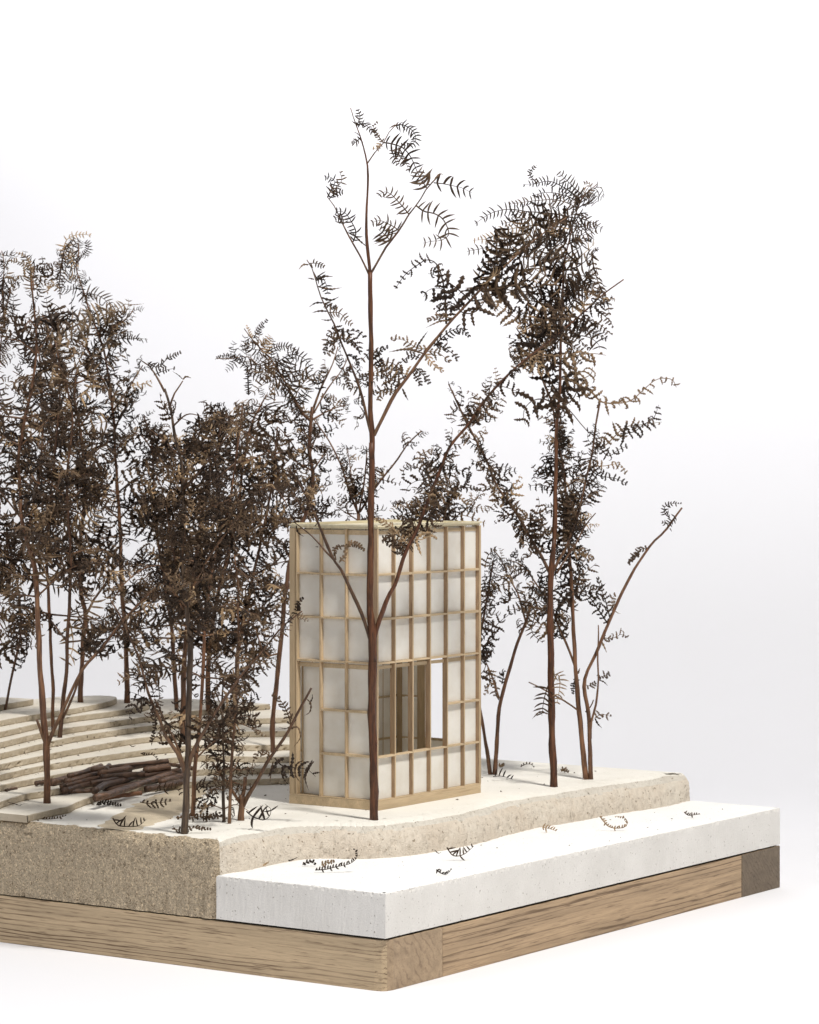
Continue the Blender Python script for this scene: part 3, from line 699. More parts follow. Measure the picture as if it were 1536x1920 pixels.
l1 = t.stem([(626.5, 1050), (607, 1030), (591, 1011), (573, 995), (553, 980)], 4.5, 2, .8)
r0 = t.stem([(702, 1196), (712, 1160), (728, 1120), (743, 1092), (759, 1040), (781, 995), (802, 942), (824, 884), (846, 835), (882, 791), (895, 770), (930, 726), (966, 690), (1008, 657), (1050, 624), (1095, 585), (1130, 553), (1169, 524)], 9, 2.2, 1.8)
m0 = t.stem([(697, 818), (689, 790), (682, 755), (674, 726), (660, 690), (649, 663), (636, 633), (626, 607), (602, 557), (587, 508), (575, 487)], 6.5, 1.6, -1.2)
m1 = t.stem([(701, 816), (720, 778), (742, 737), (767, 704), (802, 655), (843, 605), (879, 567), (909, 534), (948, 498), (990, 460), (1030, 430), (1062, 408)], 8, 2.4, 1.5)
u0 = t.stem([(692, 515), (676, 482), (660, 453), (644, 422), (628, 388), (615, 370)], 4.5, 1.8, -.8)
u1 = t.stem([(695, 513), (709, 489), (722, 466), (748, 433), (769, 399), (785, 380), (800, 354), (824, 328)], 5.2, 2, .6)
v1 = t.stem([(689, 306), (704, 284), (720, 266), (733, 242), (746, 231)], 3, 1.5, .3)
a = lambda *p: T('a', *p)
for pts, ty, ll in [
    (a((505, 225), (535, 190), (580, 225), (640, 290)), 'S', 9), (a((495, 215), (520, 150), (500, 95)), 'S', 9), (a((520, 300), (490, 335), (455, 335)), 'S', 8), (a((520, 290), (490, 265), (460, 270)), 'B', 2),
    (a((685, 335), (640, 270), (615, 210), (650, 185)), 'S', 7),
    (a((770, 215), (820, 205), (880, 235), (918, 280), (915, 330), (870, 360), (810, 350)), 'S', 12), (a((800, 210), (760, 215), (725, 235)), 'B', 4),
    (a((690, 335), (750, 345), (830, 375), (885, 440), (925, 530), (960, 600), (1000, 660)), 'S', 20), (a((670, 340), (640, 380), (610, 375)), 'S', 7),
    (a((800, 370), (800, 430), (850, 480), (870, 540)), 'S', 13), (a((780, 390), (760, 430), (790, 500)), 'S', 10),
    (a((1040, 625), (1090, 560), (1130, 575)), 'B', 3), (a((1050, 625), (1120, 632), (1180, 645), (1250, 660), (1330, 700)), 'S', 24),
    (a((1000, 665), (960, 600), (925, 540)), 'S', 24),
    (a((925, 790), (980, 830), (1050, 845), (1110, 880), (1150, 950), (1155, 1005), (1100, 1040), (1040, 1045), (970, 1060)), 'S', 22),
    (a((870, 850), (830, 800), (780, 745), (740, 705), (690, 690), (650, 720)), 'S', 16),
    (a((800, 970), (760, 940), (710, 915), (660, 895), (600, 915)), 'S', 15), (a((740, 1045), (700, 1000), (650, 960)), 'S', 22), (a((735, 1050), (680, 1045), (610, 1070)), 'B', 3), (a((780, 985), (700, 1005), (605, 1008)), 'B', 3),
    (a((470, 1050), (490, 980), (460, 910), (410, 840), (340, 830)), 'S', 15), (a((560, 1078), (510, 1035), (440, 960)), 'B', 4), (a((400, 930), (390, 870), (330, 880)), 'S', 12),
    (a((285, 730), (310, 680), (340, 620), (300, 580), (265, 590)), 'S', 13), (a((330, 720), (345, 660), (390, 610), (370, 540)), 'S', 13), (a((300, 740), (340, 700), (400, 690)), 'S', 11),
    (a((150, 1215), (110, 1215), (78, 1250)), 'B', 4), (a((155, 1205), (210, 1205), (265, 1230)), 'S', 8), (a((190, 1320), (165, 1315), (140, 1310)), 'B', 3), (a((200, 1330), (260, 1300), (325, 1300)), 'B', 5),
    (a((215, 1370), (300, 1390), (388, 1380)), 'B', 5), (a((200, 1320), (230, 1290), (270, 1340), (290, 1430)), 'S', 14), (a((240, 1450), (310, 1470), (368, 1445)), 'B', 5), (a((255, 1490), (200, 1490), (152, 1520)), 'B', 4), (a((285, 1550), (225, 1548), (170, 1562)), 'B', 4),
    (a((265, 1490), (310, 1520), (355, 1520)), 'P', 9), (a((295, 1560), (370, 1560), (420, 1610), (460, 1650)), 'S', 11), (a((320, 1610), (280, 1615), (238, 1608)), 'B', 3), (a((330, 1650), (380, 1700), (480, 1690), (560, 1740)), 'P', 16),
    (a((360, 1700), (300, 1720), (270, 1800)), 'P', 14), (a((380, 1750), (440, 1750), (500, 1800), (520, 1850)), 'P', 16), (a((370, 1740), (330, 1790), (290, 1870)), 'P', 12),
    (a((1140, 1640), (1135, 1500), (1115, 1330), (1070, 1210), (1000, 1180), (930, 1220), (850, 1280), (770, 1390)), 'P', 21),
    (a((1240, 1540), (1190, 1510), (1120, 1500), (1045, 1540)), 'P', 12), (a((1180, 1600), (1100, 1590), (1000, 1620)), 'P', 12), (a((1170, 1620), (1100, 1620), (990, 1670)), 'B', 4),
]: t.frond(pts, ty, ll)
c = lambda *p: T('c', *p)
for pts, ty, ll in [
    (c((960, 200), (880, 190), (800, 140), (700, 125)), 'P', 14), (c((930, 230), (820, 200), (690, 220)), 'B', 6), (c((880, 190), (920, 130), (960, 75)), 'B', 4), (c((900, 260), (840, 240), (770, 300)), 'P', 12),
    (c((830, 380), (740, 350), (650, 330), (540, 385)), 'P', 18), (c((780, 440), (690, 400), (600, 380), (500, 410)), 'P', 18), (c((750, 490), (680, 470), (600, 500), (560, 470)), 'P', 14), (c((745, 490), (640, 500), (620, 555)), 'P', 12),
    (c((700, 440), (650, 300), (590, 210), (500, 280)), 'P', 18), (c((640, 320), (600, 240), (690, 180)), 'P', 12), (c((800, 410), (760, 330), (700, 290), (640, 290)), 'P', 16),
    (c((1000, 180), (1100, 85), (1180, 60), (1250, 115)), 'P', 14), (c((1010, 165), (1080, 195), (1140, 240), (1168, 285)), 'P', 12), (c((940, 230), (1020, 330), (1070, 345)), 'P', 11), (c((960, 215), (1040, 230), (1110, 290)), 'P', 14),
    (c((880, 330), (930, 380), (975, 440)), 'P', 12), (c((850, 350), (900, 420), (910, 450)), 'P', 10), (c((785, 470), (805, 515), (825, 552)), 'B', 5), (c((400, 240), (480, 270), (470, 330)), 'P', 8), (c((430, 320), (400, 380), (425, 475)), 'P', 9),
    (c((480, 440), (500, 380), (560, 370)), 'P', 9), (c((490, 480), (490, 520), (465, 565)), 'B', 3),
    (c((300, 120), (400, 130), (480, 200)), 'P', 12), (c((330, 150), (280, 160), (250, 230)), 'P', 10),
]: t.frond(pts, ty, ll)
t.spray(m1, .50, .97, .6, 2.9, 'P', .8, ang=(50, 95)); t.spray(m1, .6, .98, .6, 2.9, 'S', .8, ang=(50, 95))
t.spray(r0, .20, .44, .50, 1.7, 'P', .9); t.spray(r0, .50, .64, .6, 1.3, 'P', .8); t.spray(r0, .30, .48, .4, 1.7, 'P', .9); t.spray(r0, .52, .72, .5, 1.5, 'P', .9); t.spray(r0, .72, .95, .50, 2.3, 'P', .9, ang=(45, 90))
t.spray(m0, .10, .60, .6, 1.1, 'P', .6); t.spray(l0, .68, .99, .5, 1.6, 'P', .9)
for pts, ty, ll in [
    (T('t', (340, 340), (335, 270), (380, 262), (430, 250), (510, 280)), 'P', 7), (T('t', (360, 355), (390, 320), (410, 245), (470, 245), (505, 290)), 'P', 7),
    (T('t', (110, 140), (120, 180), (155, 205)), 'B', 4), (T('t', (240, 265), (220, 262)), 'B', 2), (T('t', (740, 300), (700, 300), (690, 240), (620, 215), (640, 250), (700, 270)), 'P', 11),
    (T('t', (760, 250), (700, 190), (640, 130), (570, 100)), 'P', 13), (T('t', (780, 220), (720, 150), (760, 110)), 'P', 13), (T('t', (750, 270), (680, 230), (660, 190), (610, 235)), 'P', 12), (T('t', (790, 200), (720, 210), (650, 160)), 'P', 12),
    (T('t', (810, 160), (740, 100), (690, 90)), 'P', 12), (T('t', (740, 300), (720, 230), (730, 170), (680, 150)), 'P', 12),
]: t.frond(pts, ty, ll)

# ---- T2: straight dark stem right of the tower
t = Tree('straight dark fern stem standing alone between the tower and the twin stem near the slab', (1039, 1475), PZ, 2)
t.stem([(1039, 1475), (1036, 1400), (1035, 1342), (1033, 1250), (1032, 1155), (1033, 1085), (1036, 1045), (1039, 1010)], 13.5, 11, 0, first=True, taper=True)
b1 = t.stem([(1032, 1120), (1033, 1082), (1040, 1005), (1042, 892), (1044, 804), (1050, 729), (1052, 610), (1058, 504), (1070, 436), (1091, 373), (1112, 352), (1120, 345)], 10.5, 1.6, .8, name='trunk', mat=M_stem)
b2 = t.stem([(1030, 1072), (1016, 1045), (1001, 1020), (967, 960), (934, 915), (915, 870), (890, 820), (868, 778), (852, 742), (841, 720)], 6.5, 3, -1.5)
b3 = t.stem([(1036, 1075), (1050, 1045), (1065, 1020), (1085, 960), (1098, 904), (1110, 850), (1117, 799), (1126, 747)], 6, 3, 1.4)
b4 = t.stem([(1044, 1075), (1062, 1045), (1080, 1020), (1098, 985), (1117, 962)], 4.5, 2, -.5)
b5 = t.stem([(1046, 770), (1060, 762), (1085, 790), (1105, 812), (1118, 820)], 2.4, 1.2, 1.0)
b6 = t.stem(T('b', (690, 1650), (640, 1560), (580, 1400), (540, 1230), (500, 950), (480, 820)), 5, 2.0, 1.0)
b7 = t.stem([(1052, 600), (1075, 560), (1100, 520), (1112, 470)], 3, 1.3, .6)
B_ = lambda *p: T('b', *p)
for pts, ty, ll in [
    (B_((740, 1430), (830, 1480), (900, 1520), (960, 1580), (1060, 1590), (1150, 1570), (1230, 1500), (1310, 1440), (1400, 1440), (1430, 1490)), 'P', 24),
    (B_((1080, 1780), (1160, 1770), (1230, 1720), (1290, 1680), (1320, 1600)), 'P', 22),
    (T('d', (740, 130), (800, 200), (850, 170), (900, 150)), 'P', 16), (T('d', (720, 130), (780, 150), (880, 60), (960, 45), (1070, 30)), 'P', 22), (T('d', (700, 260), (760, 300), (830, 310), (900, 340)), 'P', 15), (T('d', (700, 250), (780, 250), (860, 240), (890, 290)), 'P', 14),
    (B_((840, 330), (760, 260), (640, 200), (550, 215), (470, 220)), 'S', 12), (B_((830, 340), (740, 290), (620, 270), (530, 290)), 'S', 14), (B_((860, 300), (800, 250), (730, 180), (690, 140)), 'S', 14), (B_((560, 215), (510, 150), (560, 95)), 'S', 6),
    (B_((820, 370), (700, 320), (560, 320), (380, 345)), 'S', 14), (B_((790, 430), (640, 400), (500, 390), (380, 375), (270, 400), (170, 465)), 'S', 16), (B_((780, 480), (650, 440), (540, 430), (430, 450), (330, 465)), 'S', 15),
    (B_((770, 500), (650, 480), (500, 480), (350, 510), (240, 560), (155, 570)), 'S', 16), (B_((750, 560), (640, 540), (480, 580), (330, 600), (220, 620), (120, 640)), 'S', 18),
    (B_((860, 300), (900, 260), (880, 210), (850, 210)), 'S', 8), (B_((890, 260), (935, 230), (930, 180)), 'B', 2), (B_((920, 240), (945, 280), (940, 330)), 'B', 2), (B_((930, 240), (960, 240), (980, 290)), 'B', 2),
    (B_((790, 470), (840, 440), (870, 400)), 'S', 11), (B_((790, 500), (860, 480), (935, 465)), 'S', 11), (B_((770, 590), (830, 560), (900, 570)), 'P', 10),
    (B_((900, 640), (910, 720), (930, 800), (960, 880), (1000, 960), (1010, 1040)), 'P', 16), (B_((740, 900), (790, 830), (860, 830), (900, 880), (950, 930)), 'P', 14),
    (B_((940, 1010), (1000, 1060), (1040, 1115)), 'P', 12), (B_((860, 1060), (940, 1090), (1030, 1165)), 'P', 14), (B_((800, 1100), (880, 1140), (1000, 1185)), 'P', 14), (B_((760, 1150), (820, 1190), (885, 1250)), 'P', 13), (B_((740, 1200), (800, 1240), (860, 1280)), 'P', 12), (B_((740, 1250), (790, 1290), (840, 1345)), 'P', 11),
    (B_((520, 1050), (480, 1100), (440, 1190)), 'P', 9), (B_((500, 1090), (400, 1040), (300, 970), (200, 950)), 'P', 24), (B_((530, 1110), (580, 1150), (610, 1200)), 'P', 10),
    (B_((600, 1260), (520, 1230), (440, 1230), (390, 1300)), 'P', 16), (B_((640, 1320), (540, 1280), (450, 1290), (400, 1370)), 'P', 14), (B_((660, 1380), (560, 1340), (500, 1400)), 'P', 14),
]: t.frond(pts, ty, ll)
t.spray(b1, .60, .98, .5, 2.9, 'S', .8, ang=(50, 95)); t.spray(b1, .42, .80, .5, 3.0, 'P', .8, ang=(50, 95)); t.spray(b1, .25, .40, .5, 1.6, 'P', .8)
t.spray(b2, .08, .66, .33, 1.9, 'P', .95); t.spray(b2, .6, .99, .5, 1.4, 'P', .8); t.spray(b3, .15, .80, .42, 1.8, 'P', .85); t.spray(b6, .35, 1, .5, 1.9, 'P', .9); t.spray(b7, .2, 1, .5, 1.2, 'P', .8); t.spray(b4, .3, 1, .5, 1.1, 'P', .7)
D_ = lambda *p: T('d', *p)
for pts, ty, ll in [(D_((500, 900), (450, 900), (380, 960), (290, 970)), 'P', 20), (D_((500, 940), (430, 980), (340, 960)), 'P', 18), (D_((500, 980), (440, 1000), (420, 1080), (475, 1135)), 'S', 14),
    (D_((510, 1310), (550, 1290), (560, 1350), (545, 1440)), 'S', 14), (D_((500, 1350), (480, 1420), (470, 1500)), 'S', 20), (D_((500, 1490), (460, 1480), (420, 1515)), 'B', 4)]: t.frond(pts, ty, ll)

CUR[0] = M_stem2
# ---- T3: twin stem at far right
t = Tree('twin reddish fern stems bound at the foot, rightmost on the plateau', (1101, 1461), PZ, 3)
t.stem([(1099, 1461), (1092, 1390), (1086, 1331), (1080, 1267), (1076, 1192), (1071, 1080), (1065, 1012), (1063, 941), (1059, 892), (1050, 844), (1040, 790), (1036, 760)], 11, 3, .8, first=True)
s2 = t.stem([(1108, 1461), (1106, 1380), (1103, 1330), (1095, 1279), (1117, 1226), (1136, 1181), (1162, 1121), (1180, 1085), (1196, 1057), (1222, 1020), (1245, 997), (1262, 975), (1280, 952)], 9, 3.6, -1.5, first=True)
s3 = t.stem([(1107, 1385), (1110, 1350), (1117, 1324), (1122, 1280), (1121, 1230), (1122, 1172)], 5, 2.5, -.8)
s4 = t.stem([(1088, 1335), (1065, 1318), (1042, 1305), (1015, 1290), (992, 1279)], 4, 2.2, -1)
s5 = t.stem([(1080, 1255), (1072, 1230), (1064, 1211), (1046, 1170), (1030, 1130), (1005, 1095), (980, 1060), (950, 1050)], 5.5, 2, .8)
s6 = t.stem([(1046, 1172), (1044, 1150), (1046, 1138)], 3.5, 2.2, .2)
s7 = t.stem([(1098, 1335), (1108, 1325), (1113, 1312)], 3, 2, .1)
for pts, ty, ll in [
    (D_((1140, 500), (1100, 540), (1070, 530)), 'S', 8), (D_((1110, 510), (1080, 480), (1100, 440), (1170, 440)), 'S', 8), (D_((1110, 560), (1120, 580)), 'B', 2), (D_((1000, 660), (960, 670), (900, 740)), 'P', 10), (D_((960, 690), (930, 700), (905, 745)), 'P', 8),
    (D_((800, 1040), (760, 980), (700, 900), (620, 880), (560, 880)), 'P', 17), (D_((810, 1010), (790, 930), (760, 850), (750, 810)), 'P', 16), (D_((830, 980), (820, 920), (840, 890)), 'P', 12), (D_((640, 860), (690, 850), (760, 870)), 'P', 10), (D_((830, 970), (850, 985), (865, 988)), 'B', 2),
    (D_((770, 1110), (830, 1110), (870, 1090), (900, 1110)), 'P', 14), (D_((765, 1120), (780, 1150), (795, 1185)), 'B', 4), (D_((755, 1310), (780, 1300), (810, 1290)), 'P', 12), (D_((755, 1320), (780, 1330), (800, 1350)), 'B', 3),
    (D_((735, 1510), (770, 1490), (820, 1505)), 'P', 12), (D_((735, 1510), (750, 1540), (770, 1560)), 'B', 4), (D_((730, 1520), (700, 1530)), 'B', 2), (D_((680, 1340), (710, 1350), (740, 1330)), 'P', 10), (D_((650, 1310), (630, 1330), (625, 1390)), 'P', 7), (D_((650, 1290), (660, 1260)), 'B', 4),
    (D_((560, 1010), (560, 940), (600, 900), (620, 840)), 'P', 14), (D_((610, 880), (640, 800), (690, 740), (730, 700)), 'P', 12), (D_((640, 720), (690, 690), (730, 720)), 'P', 9),
    (D_((540, 870), (600, 830), (640, 860)), 'P', 14),
]: t.frond(pts, ty, ll)
t.spray(0, .45, 1.0, .38, 1.8, 'P', .9); t.spray(s5, .25, 1, .38, 1.7, 'P', .95); t.auto(0, .55, .98, 4, 2.4, 'P', 3.5, .42, 1.6, (10, 60))

# ---- T4: V-shaped pair right behind the tower
t = Tree('V-shaped pair of fern stems just behind the right edge of the tower', (925, 1452), PZ, 4)
t.stem([(928, 1452), (932, 1390), (937, 1324), (952, 1267), (971, 1204), (988, 1160), (996, 1130)], 8.5, 5, .5, first=True)
q1 = t.stem([(920, 1452), (912, 1400), (905, 1357), (898, 1320), (893, 1280), (899, 1200), (912, 1130), (920, 1080), (925, 1050)], 8, 3, .8, first=True)
q2 = t.stem([(936, 1310), (925, 1275), (911, 1241), (903, 1220)], 4, 2, .3)
q3 = t.stem([(986, 1165), (970, 1110), (955, 1085), (940, 1050), (925, 1030)], 4, 2, .5)
t.spray(q1, .45, 1, .36, 1.7, 'P', .95); t.spray(q3, .1, 1, .45, 1.5, 'P', .9); t.spray(0, .8, 1, .45, 1.7, 'P', .9)
for pts, ty, ll in [(D_((255, 1420), (235, 1380), (240, 1330), (180, 1360)), 'P', 12), (D_((270, 1340), (280, 1280), (250, 1310)), 'P', 10), (D_((200, 1260), (210, 1330), (185, 1400)), 'P', 14), (D_((190, 1230), (180, 1150), (230, 1110), (240, 1050), (320, 980)), 'P', 22), (D_((185, 760), (200, 700), (240, 660)), 'P', 14), (D_((180, 830), (190, 870), (220, 900)), 'S', 10)]: t.frond(pts, ty, ll)

# ---- T5: behind the tower roof
t = Tree('bushy forked fern top showing above the tower roof, left of the front stem', (672, 1300), 0, 5, Z=163)
t.base = at_z(672, 1405, 7.0)
t.root.location = at_d(672, 1405, 163.0); t.Z = 163
t.stem([(672, 1425), (672, 1250), (672, 1100), (673, 963)], 9, 7, .3, first=True)
w1 = t.stem([(673, 965), (657, 928), (644, 884), (630, 851), (616, 824), (592, 791), (580, 772)], 5, 2, 1)
w2 = t.stem([(673, 963), (679, 928), (686, 880), (688, 846)], 4, 2.2, -.5)
w3 = t.stem([(675, 960), (704, 914), (745, 862), (767, 830), (791, 808)], 4.5, 2.4, -1)
w4 = t.stem([(671, 962), (660, 900), (655, 860), (650, 840)], 3, 1.5, .5)
t.spray(w1, .05, .55, .42, 1.4, 'P', .95); t.spray(w2, .1, 1, .42, 1.5, 'P', .9); t.spray(w3, .0, .5, .45, 1.5, 'P', .9); t.spray(w3, .75, 1, .5, 1.3, 'P', .8); t.spray(w4, .1, 1, .42, 1.3, 'P', .9)
t.auto(0, .9, 1.0, 2, 2.4, 'P', 3, .45, 1.4, (-5, 40))

t = Tree('fern behind the tower with a crown spreading above the right half of its roof', (815, 1390), 0, 6, Z=160)
t.root.location = at_d(788, 1428, 160.0)
t.stem([(788, 1432), (788, 1250), (800, 1100), (828, 985)], 8, 5.5, .3, first=True)
x1 = t.stem([(828, 990), (815, 950), (808, 915), (800, 880)], 4, 2, .5); x2 = t.stem([(828, 990), (838, 950), (850, 930), (860, 905)], 4, 2, -.5); x3 = t.stem([(828, 992), (800, 975), (770, 955), (740, 940)], 3, 1.6, .5)
x4 = t.stem([(829, 990), (855, 968), (880, 950), (897, 930)], 3, 1.4, -.3)
for b in (x1, x2, x3, x4): t.spray(b, .1, 1, .36, 1.5, 'P', .95)
c = lambda *p: T('c', *p)
for pts, ty, ll in [(c((1090, 1210), (1120, 1170), (1190, 1150), (1250, 1150), (1325, 1165)), 'P', 11), (c((1130, 1190), (1180, 1220), (1235, 1265)), 'P', 10), (c((1190, 1150), (1230, 1120), (1240, 1040), (1270, 980)), 'P', 8), (c((960, 1050), (860, 1000), (800, 1020), (790, 1090)), 'P', 12), (c((950, 1000), (900, 940), (960, 900), (1050, 930)), 'P', 14)]: t.frond(pts, ty, ll)
# ---- T6: forked fern between the dense thicket and the tower
t = Tree('slender fern left of the tower whose trunk bends and forks into a high left-leaning plume', (512, 1411), LV(3), 7)
t.stem([(512, 1411), (511, 1349), (518, 1290), (527, 1200), (536, 1110), (543, 1060), (560, 1000), (578, 950), (587, 900), (580, 838), (587, 763)], 9, 7, .5, first=True)
y1 = t.stem([(584, 790), (572, 780), (558, 760), (541, 729), (528, 705), (515, 683), (500, 665), (486, 651), (470, 632), (458, 616)], 6, 1.6, -1.2)
y2 = t.stem([(587, 768), (597, 740), (607, 717), (620, 690), (630, 663), (634, 650)], 5, 2, .6)
y3 = t.stem([(588, 775), (605, 745), (622, 718), (640, 695), (652, 672)], 3.5, 2, 1)
y4 = t.stem([(560, 760), (530, 720), (510, 700), (490, 690), (465, 668), (440, 672), (405, 672)], 3, 1.2, .8)
y5 = t.stem([(524, 1225), (510, 1228), (497, 1229), (486, 1200), (479, 1178)], 4, 2, 0.5)
y6 = t.stem([(584, 870), (575, 845), (560, 850), (540, 820), (520, 800)], 4, 2, -1)
g = lambda *p: T('g', *p)
for pts, ty, ll in [(g((960, 190), (1000, 130), (1055, 65)), 'S', 7), (g((955, 190), (930, 150), (920, 100)), 'S', 5), (g((1010, 240), (1060, 210), (1000, 215), (905, 225)), 'S', 8), (g((1050, 280), (1120, 245), (1200, 245), (1255, 295)), 'S', 9), (g((1100, 360), (1200, 300), (1290, 320), (1345, 400)), 'S', 14),
    (g((1150, 450), (1250, 400), (1330, 430), (1350, 500)), 'S', 16), (g((930, 560), (925, 450), (920, 380), (850, 320), (760, 300), (710, 330)), 'S', 7), (g((940, 350), (960, 420), (1020, 460)), 'S', 14), (g((1100, 380), (1060, 460), (1000, 440)), 'S', 10), (g((1400, 570), (1480, 590), (1560, 620)), 'P', 10)]: t.frond(pts, ty, ll)
t.spray(y1, .10, .85, .40, 2.0, 'S', .9); t.spray(y2, .2, 1, .5, 1.2, 'P', .7); t.spray(y3, .5, 1, .5, 1.1, 'P', .6); t.spray(y4, .2, .9, .5, 1.4, 'S', .7); t.spray(y5, .1, 1, .45, 1.4, 'P', .9)
t.auto(0, .62, .98, 7, 3.0, 'P', 4, .42, 1.5, (-5, 50)); t.auto(0, .40, .60, 3, 2.6, 'P', 4, .42, 1.5, (10, 50))

# ---- T7: front dark mossy stem
t = Tree('dark scaly fern trunk nearest the front left edge, its low branches crossing the log pile', (346, 1563), PZ, 8)
t.stem([(346, 1563), (349, 1500), (351, 1439), (354, 1360), (355, 1289), (357, 1200), (350, 1140), (343, 1080), (341, 1038), (344, 980), (343, 924), (340, 866), (329, 823), (320, 766), (309, 729)], 14, 4.5, .8, first=True, mat=M_scaly)
z1 = t.stem([(347, 1447), (332, 1410), (315, 1388), (306, 1368), (300, 1349), (279, 1304), (264, 1244), (246, 1200), (225, 1155), (207, 1125)], 8, 2.5, -1.5)
z2 = t.stem([(350, 1450), (333, 1400), (318, 1370), (302, 1335), (290, 1310)], 5, 3, -.6)
z3 = t.stem([(353, 1440), (363, 1406), (389, 1361), (419, 1313), (449, 1271), (488, 1226), (524, 1181), (545, 1162), (566, 1146)], 7.5, 2.5, -1.0)
z4 = t.stem([(309, 735), (297, 712), (286, 694), (276, 682), (265, 676)], 4.5, 2, .4); z5 = t.stem([(318, 765), (326, 740), (338, 722), (343, 714)], 4, 2.2, -.3)
z6 = t.stem([(343, 920), (360, 901), (400, 852), (429, 815), (458, 786)], 5.5, 2.5, -1.2); z7 = t.stem([(344, 915), (352, 890), (355, 870)], 5, 3, 0)
z8 = t.stem([(352, 1120), (375, 1075), (400, 1033), (438, 981), (472, 935), (498, 912), (520, 918), (540, 950)], 5, 1.8, -2.0)
z9 = t.stem([(330, 1060), (318, 1000), (312, 950), (300, 905), (294, 895)], 4, 2, -1); z10 = t.stem([(300, 1110), (270, 1142), (250, 1150)], 2, 1.5, -1)
z11 = t.stem([(345, 1143), (320, 1100), (300, 1060), (262, 1070), (228, 1100), (210, 1130)], 4, 2.2, -1.5)
h = lambda *p: T('h', *p)
for pts, ty, ll in [(h((540, 640), (420, 560), (300, 460), (220, 390)), 'P', 10), (h((330, 790), (350, 700), (420, 640), (460, 590)), 'P', 13), (h((300, 770), (250, 770), (210, 795)), 'B', 3), (h((310, 800), (270, 810), (265, 850)), 'B', 4), (h((290, 860), (300, 890), (285, 920)), 'B', 3), (h((380, 990), (430, 1010), (480, 1050), (530, 1090)), 'B', 4), (h((370, 990), (370, 1060), (340, 1140)), 'P', 7),
    (h((1280, 320), (1260, 280), (1300, 235)), 'P', 7), (h((1240, 340), (1210, 370), (1180, 380)), 'B', 3), (h((520, 110), (480, 100), (400, 160), (340, 200)), 'S', 8), (T('g', (1040, 1160), (1130, 1170), (1210, 1210), (1250, 1290)), 'S', 20), (T('g', (980, 1200), (1060, 1190), (1140, 1230), (1190, 1290)), 'S', 18), (T('g', (830, 1400), (880, 1340), (950, 1330), (990, 1400)), 'S', 18),
    (T('g', (560, 930), (640, 750), (720, 730), (770, 790)), 'S', 20), (T('g', (270, 350), (340, 380), (400, 320), (490, 280)), 'S', 9), (T('g', (500, 460), (520, 440), (555, 450)), 'B', 4), (T('g', (500, 460), (470, 430), (430, 405)), 'B', 2), (T('g', (310, 430), (380, 400), (450, 385)), 'S', 8)]: t.frond(pts, ty, ll)
t.spray(z1, .30, .95, .5, 1.4, 'P', .8); t.spray(z2, .5, 1, .5, 1.2, 'P', .7); t.spray(z3, .15, .98, .48, 1.5, 'P', .85); t.spray(z6, .2, 1, .4, 1.9, 'M', .95); t.spray(z8, .2, .9, .42, 1.8, 'M', .9); t.spray(z9, .1, 1, .45, 1.5, 'P', .9); t.spray(z11, .2, 1, .5, 1.2, 'P', .8)
t.spray(z4, .1, .9, .5, 1.2, 'P', .7); t.spray(0, .50, .88, .55, 1.6, 'P', .9)
t.auto(0, .45, .92, 9, 3.4, 'P', 4, .42, 1.8, (10, 60))

def clone_fern(label, px, lev, seed, pts, w, prs, L, fl=1.6, typ='P', t0=.45, extra=(), sp=.8, elev=(15, 60), first_w=None, t1=.97):
    t = Tree(label, px, LV(lev) if lev is not None else PZ, seed)
    t.stem(pts, w[0], w[1], t.rs.uniform(-.8, .8), first=True)
    for e in extra: t.stem(e[0], e[1], e[2], e[3])
    for i in range(1, len(t.br)):
        e = extra[i - 1]
        if len(e) > 4: t.spray(i, e[4], 1.0, .46, fl * .95, typ, .9)
    t.auto(0, max(.14, t0 - .2), t1, int(prs * 1.2), L * 1.08, typ, 4, .62, fl * 1.55, (elev[0] - 20, elev[1] - 8), .82)
    t.spray(0, max(t0, .5), 1.0, .5, fl * .9, typ, sp)
    return t
CUTSTUB = clone_fern('brown fern trunk with cut left stub and long right arm, on the lowest terrace', (89, 1506), 1, 9,
    [(89, 1506), (88, 1440), (87, 1392), (84, 1375), (78, 1286), (73, 1205), (68, 1097), (62, 1048), (48, 1005), (40, 961), (37, 907), (35, 870), (40, 820), (50, 770), (60, 725), (68, 660), (66, 600), (60, 540), (58, 510)], (13.5, 3), 6, 3.4, 1.7, 'M', .52,
    extra=[([(88, 1400), (78, 1375), (69, 1349)], 7, 5.5, -.3), ([(90, 1398), (100, 1370), (122, 1324), (152, 1259), (190, 1216), (222, 1175), (260, 1132), (298, 1097), (335, 1070)], 8, 3, -1.6, .45), ([(62, 1050), (73, 1021), (89, 961), (103, 929), (112, 890)], 5, 2.2, -1, .2),
           ([(64, 545), (62, 515), (70, 495)], 3, 1.3, .1, .1)])
clone_fern('thin fern trunk standing close behind the cut-stub fern on an upper terrace', (112, 1383), 6, 10,
    [(112, 1383), (116, 1340), (120, 1300), (125, 1259), (127, 1191), (132, 1097), (133, 1042), (130, 988), (125, 907), (130, 850), (136, 790), (125, 720), (112, 690), (105, 640)], (8.5, 3), 6, 3.2, 1.6, 'P', .40,
    extra=[([(116, 1350), (130, 1320), (143, 1290), (150, 1262)], 5, 4, -.5)])
clone_fern('smooth orange-brown fern trunk with a right fork, rooted near the top terrace on the left', (151, 1317), 9, 11,
    [(151, 1317), (153, 1260), (156, 1205), (160, 1151), (152, 1110), (150, 1042), (155, 975), (160, 907), (152, 820), (140, 740), (146, 690)], (10, 4), 6, 3.2, 1.6, 'M', .55,
    extra=[([(160, 1155), (168, 1142), (178, 1122), (190, 1105), (206, 1080), (222, 1050)], 6, 3, .5, .4), ([(155, 960), (170, 920), (175, 880)], 4, 2, 1, .1)])
